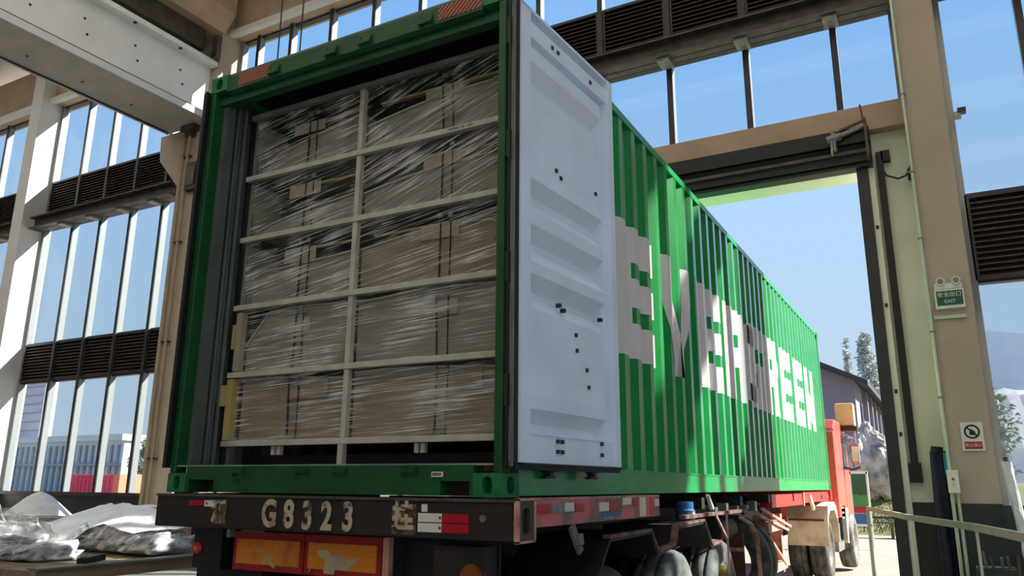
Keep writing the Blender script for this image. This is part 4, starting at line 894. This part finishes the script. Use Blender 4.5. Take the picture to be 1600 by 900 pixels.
# trees
def tree(x, y, z0, h, rad, lab, lm, nb=150, cone=True, leaves=9, ls=.16):
    t = empty('tree', (x, y, z0), lab, 'tree', 'trees beyond the yard')
    MB().tube((x, y, z0), (x, y, z0+h), .16, 8, .03).build('trunk', 'tree_trunk', t)
    br = MB(); lf = MB()
    for k in range(nb):
        f = random.uniform(.18, .98); zz = z0+h*f; a = random.uniform(0, 6.283)
        rr = rad*((1-f)**.8+.08 if cone else math.sin(math.pi*min(1, f*.95))**.6)*random.uniform(.6, 1)
        e_ = Vector((x+rr*math.cos(a), y+rr*math.sin(a), zz+rr*.35)); br.tube((x, y, zz), e_, .025, 4, .008)
        for j in range(leaves):
            q = Vector((x, y, zz)).lerp(e_, random.uniform(.25, 1))+Vector((random.uniform(-.2, .2), random.uniform(-.2, .2), random.uniform(-.2, .2))); s = ls*random.uniform(.5, 1.2); b = random.uniform(0, 6.28)
            lf.add([q+Vector((math.cos(b)*s, math.sin(b)*s, 0)), q-Vector((math.cos(b)*s, math.sin(b)*s, -.5*s)), q+Vector((0, 0, s))], [(0, 1, 2)])
    br.build('branches', 'tree_trunk', t); lf.build('foliage', lm, t); return t
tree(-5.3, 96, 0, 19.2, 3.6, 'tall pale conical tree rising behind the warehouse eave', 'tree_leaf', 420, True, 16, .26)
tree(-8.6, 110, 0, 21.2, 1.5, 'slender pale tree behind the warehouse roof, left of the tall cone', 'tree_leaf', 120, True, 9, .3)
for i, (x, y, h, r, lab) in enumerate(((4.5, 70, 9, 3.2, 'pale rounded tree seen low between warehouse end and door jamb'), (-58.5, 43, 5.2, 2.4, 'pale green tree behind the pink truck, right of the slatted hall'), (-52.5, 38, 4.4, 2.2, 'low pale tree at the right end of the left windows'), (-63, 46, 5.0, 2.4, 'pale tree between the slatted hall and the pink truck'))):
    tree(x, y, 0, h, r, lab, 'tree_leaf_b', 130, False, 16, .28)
# notice board, bench
t = empty('notice_board', (-.25, 20, 0), 'white-framed notice board in dark green, red and blue behind the truck', 'notice board')
for x in (-.46, -.04): box('post', 'sign_white', t, x-.025, x+.025, 19.97, 20.03, 0, 1.95)
for z0, z1, mm in ((1.35, 1.9, 'sign_green'), (1.05, 1.34, 'rail_green'), (.88, 1.04, 'sign_red'), (.6, .87, 'blue_paint')): box('panel', mm, t, -.44, -.06, 19.98, 20.0, z0, z1)
box('frame', 'sign_white', t, -.48, -.02, 19.97, 20.03, 1.9, 1.97); box('frame', 'sign_white', t, -.48, -.02, 19.97, 20.03, .54, .6)
t = empty('bench', (.1, 25.5, 0), 'low dark metal bench at the far side of the yard', 'bench')
for k in range(4): box('slat', 'steel_dark', t, -1.2, 1.4, 25.3+.12*k, 25.39+.12*k, .42, .46)
for x in (-1.0, .1, 1.2): box('leg', 'steel_dark', t, x-.04, x+.04, 25.3, 25.75, -.05, .42)
box('back_rail', 'steel_dark', t, -1.2, 1.4, 25.78, 25.82, .55, .62)
# buildings and truck seen through the left windows
t = empty('tiled_block', (-100, 46, 0), 'pale pink block with horizontal joints outside the leftmost panes', 'building')
box('wall', 'far_pink', t, -112, -92.5, 52, 53.5, 0, 16)
for k in range(14): box('joint', 'far_line', t, -112, -92.4, 51.9, 52.0, 1+k*1.05, 1.1+k*1.05)
box('cornice', 'far_grey', t, -113, -92.0, 51.5, 54, 16, 16.5)
t = empty('slatted_hall', (-60, 44, 0), 'pale hall with upright slats outside the left windows', 'building')
box('wall', 'far_grey', t, -92, -68, 46, 54, 0, 5.6)
for k in range(24): box('slat', 'far_post', t, -91.8+k*1.0, -91.5+k*1.0, 45.8, 46, .5, 5.0)
box('ledge', 'far_post', t, -92, -67.5, 45.6, 46, 3.0, 3.25); box('parapet', 'far_grey', t, -92.3, -67.7, 45.5, 54, 5.4, 6.0)
t = empty('red_truck', (-48, 30, 0), 'bright pink-red truck body parked outside the left windows', 'truck')
box('body', 'far_red', t, -51.2, -46.0, 30, 32.4, .6, 2.0, bevel=.05)
for k in range(12): box('rib', 'far_red', t, -51.1+k*.42, -51.0+k*.42, 29.95, 30, .65, 1.95)
box('tailboard', 'far_orange', t, -46.0, -45.4, 30, 32.4, .6, 2.0)
for x in (-50, -47): MB().lathe([(-.15, .0), (-.15, .45), (.15, .45)], (x, 30.1, .42), 'y', 20).build('wheel', 'tyre', t)
# hills
tag(MB().grid(lambda u, v: (-30+830*u, 420+120*v, min(1, u*22)*(74+16*math.sin(u*7+2.1)+5*noise.noise((u*12, 0, 5)))*(1-abs(2*v-1))), 90, 12).build('hills', 'hill_far_hazed'), 'hazy blue hills on the horizon', kind='structure')
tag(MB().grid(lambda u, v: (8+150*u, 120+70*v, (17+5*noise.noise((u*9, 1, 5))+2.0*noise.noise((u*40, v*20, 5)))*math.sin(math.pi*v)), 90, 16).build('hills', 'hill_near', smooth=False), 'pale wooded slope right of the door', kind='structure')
tag(box('ground', 'grass', None, -900, 900, 60, 700, -.4, -.1), 'open ground beyond the yard', kind='structure')
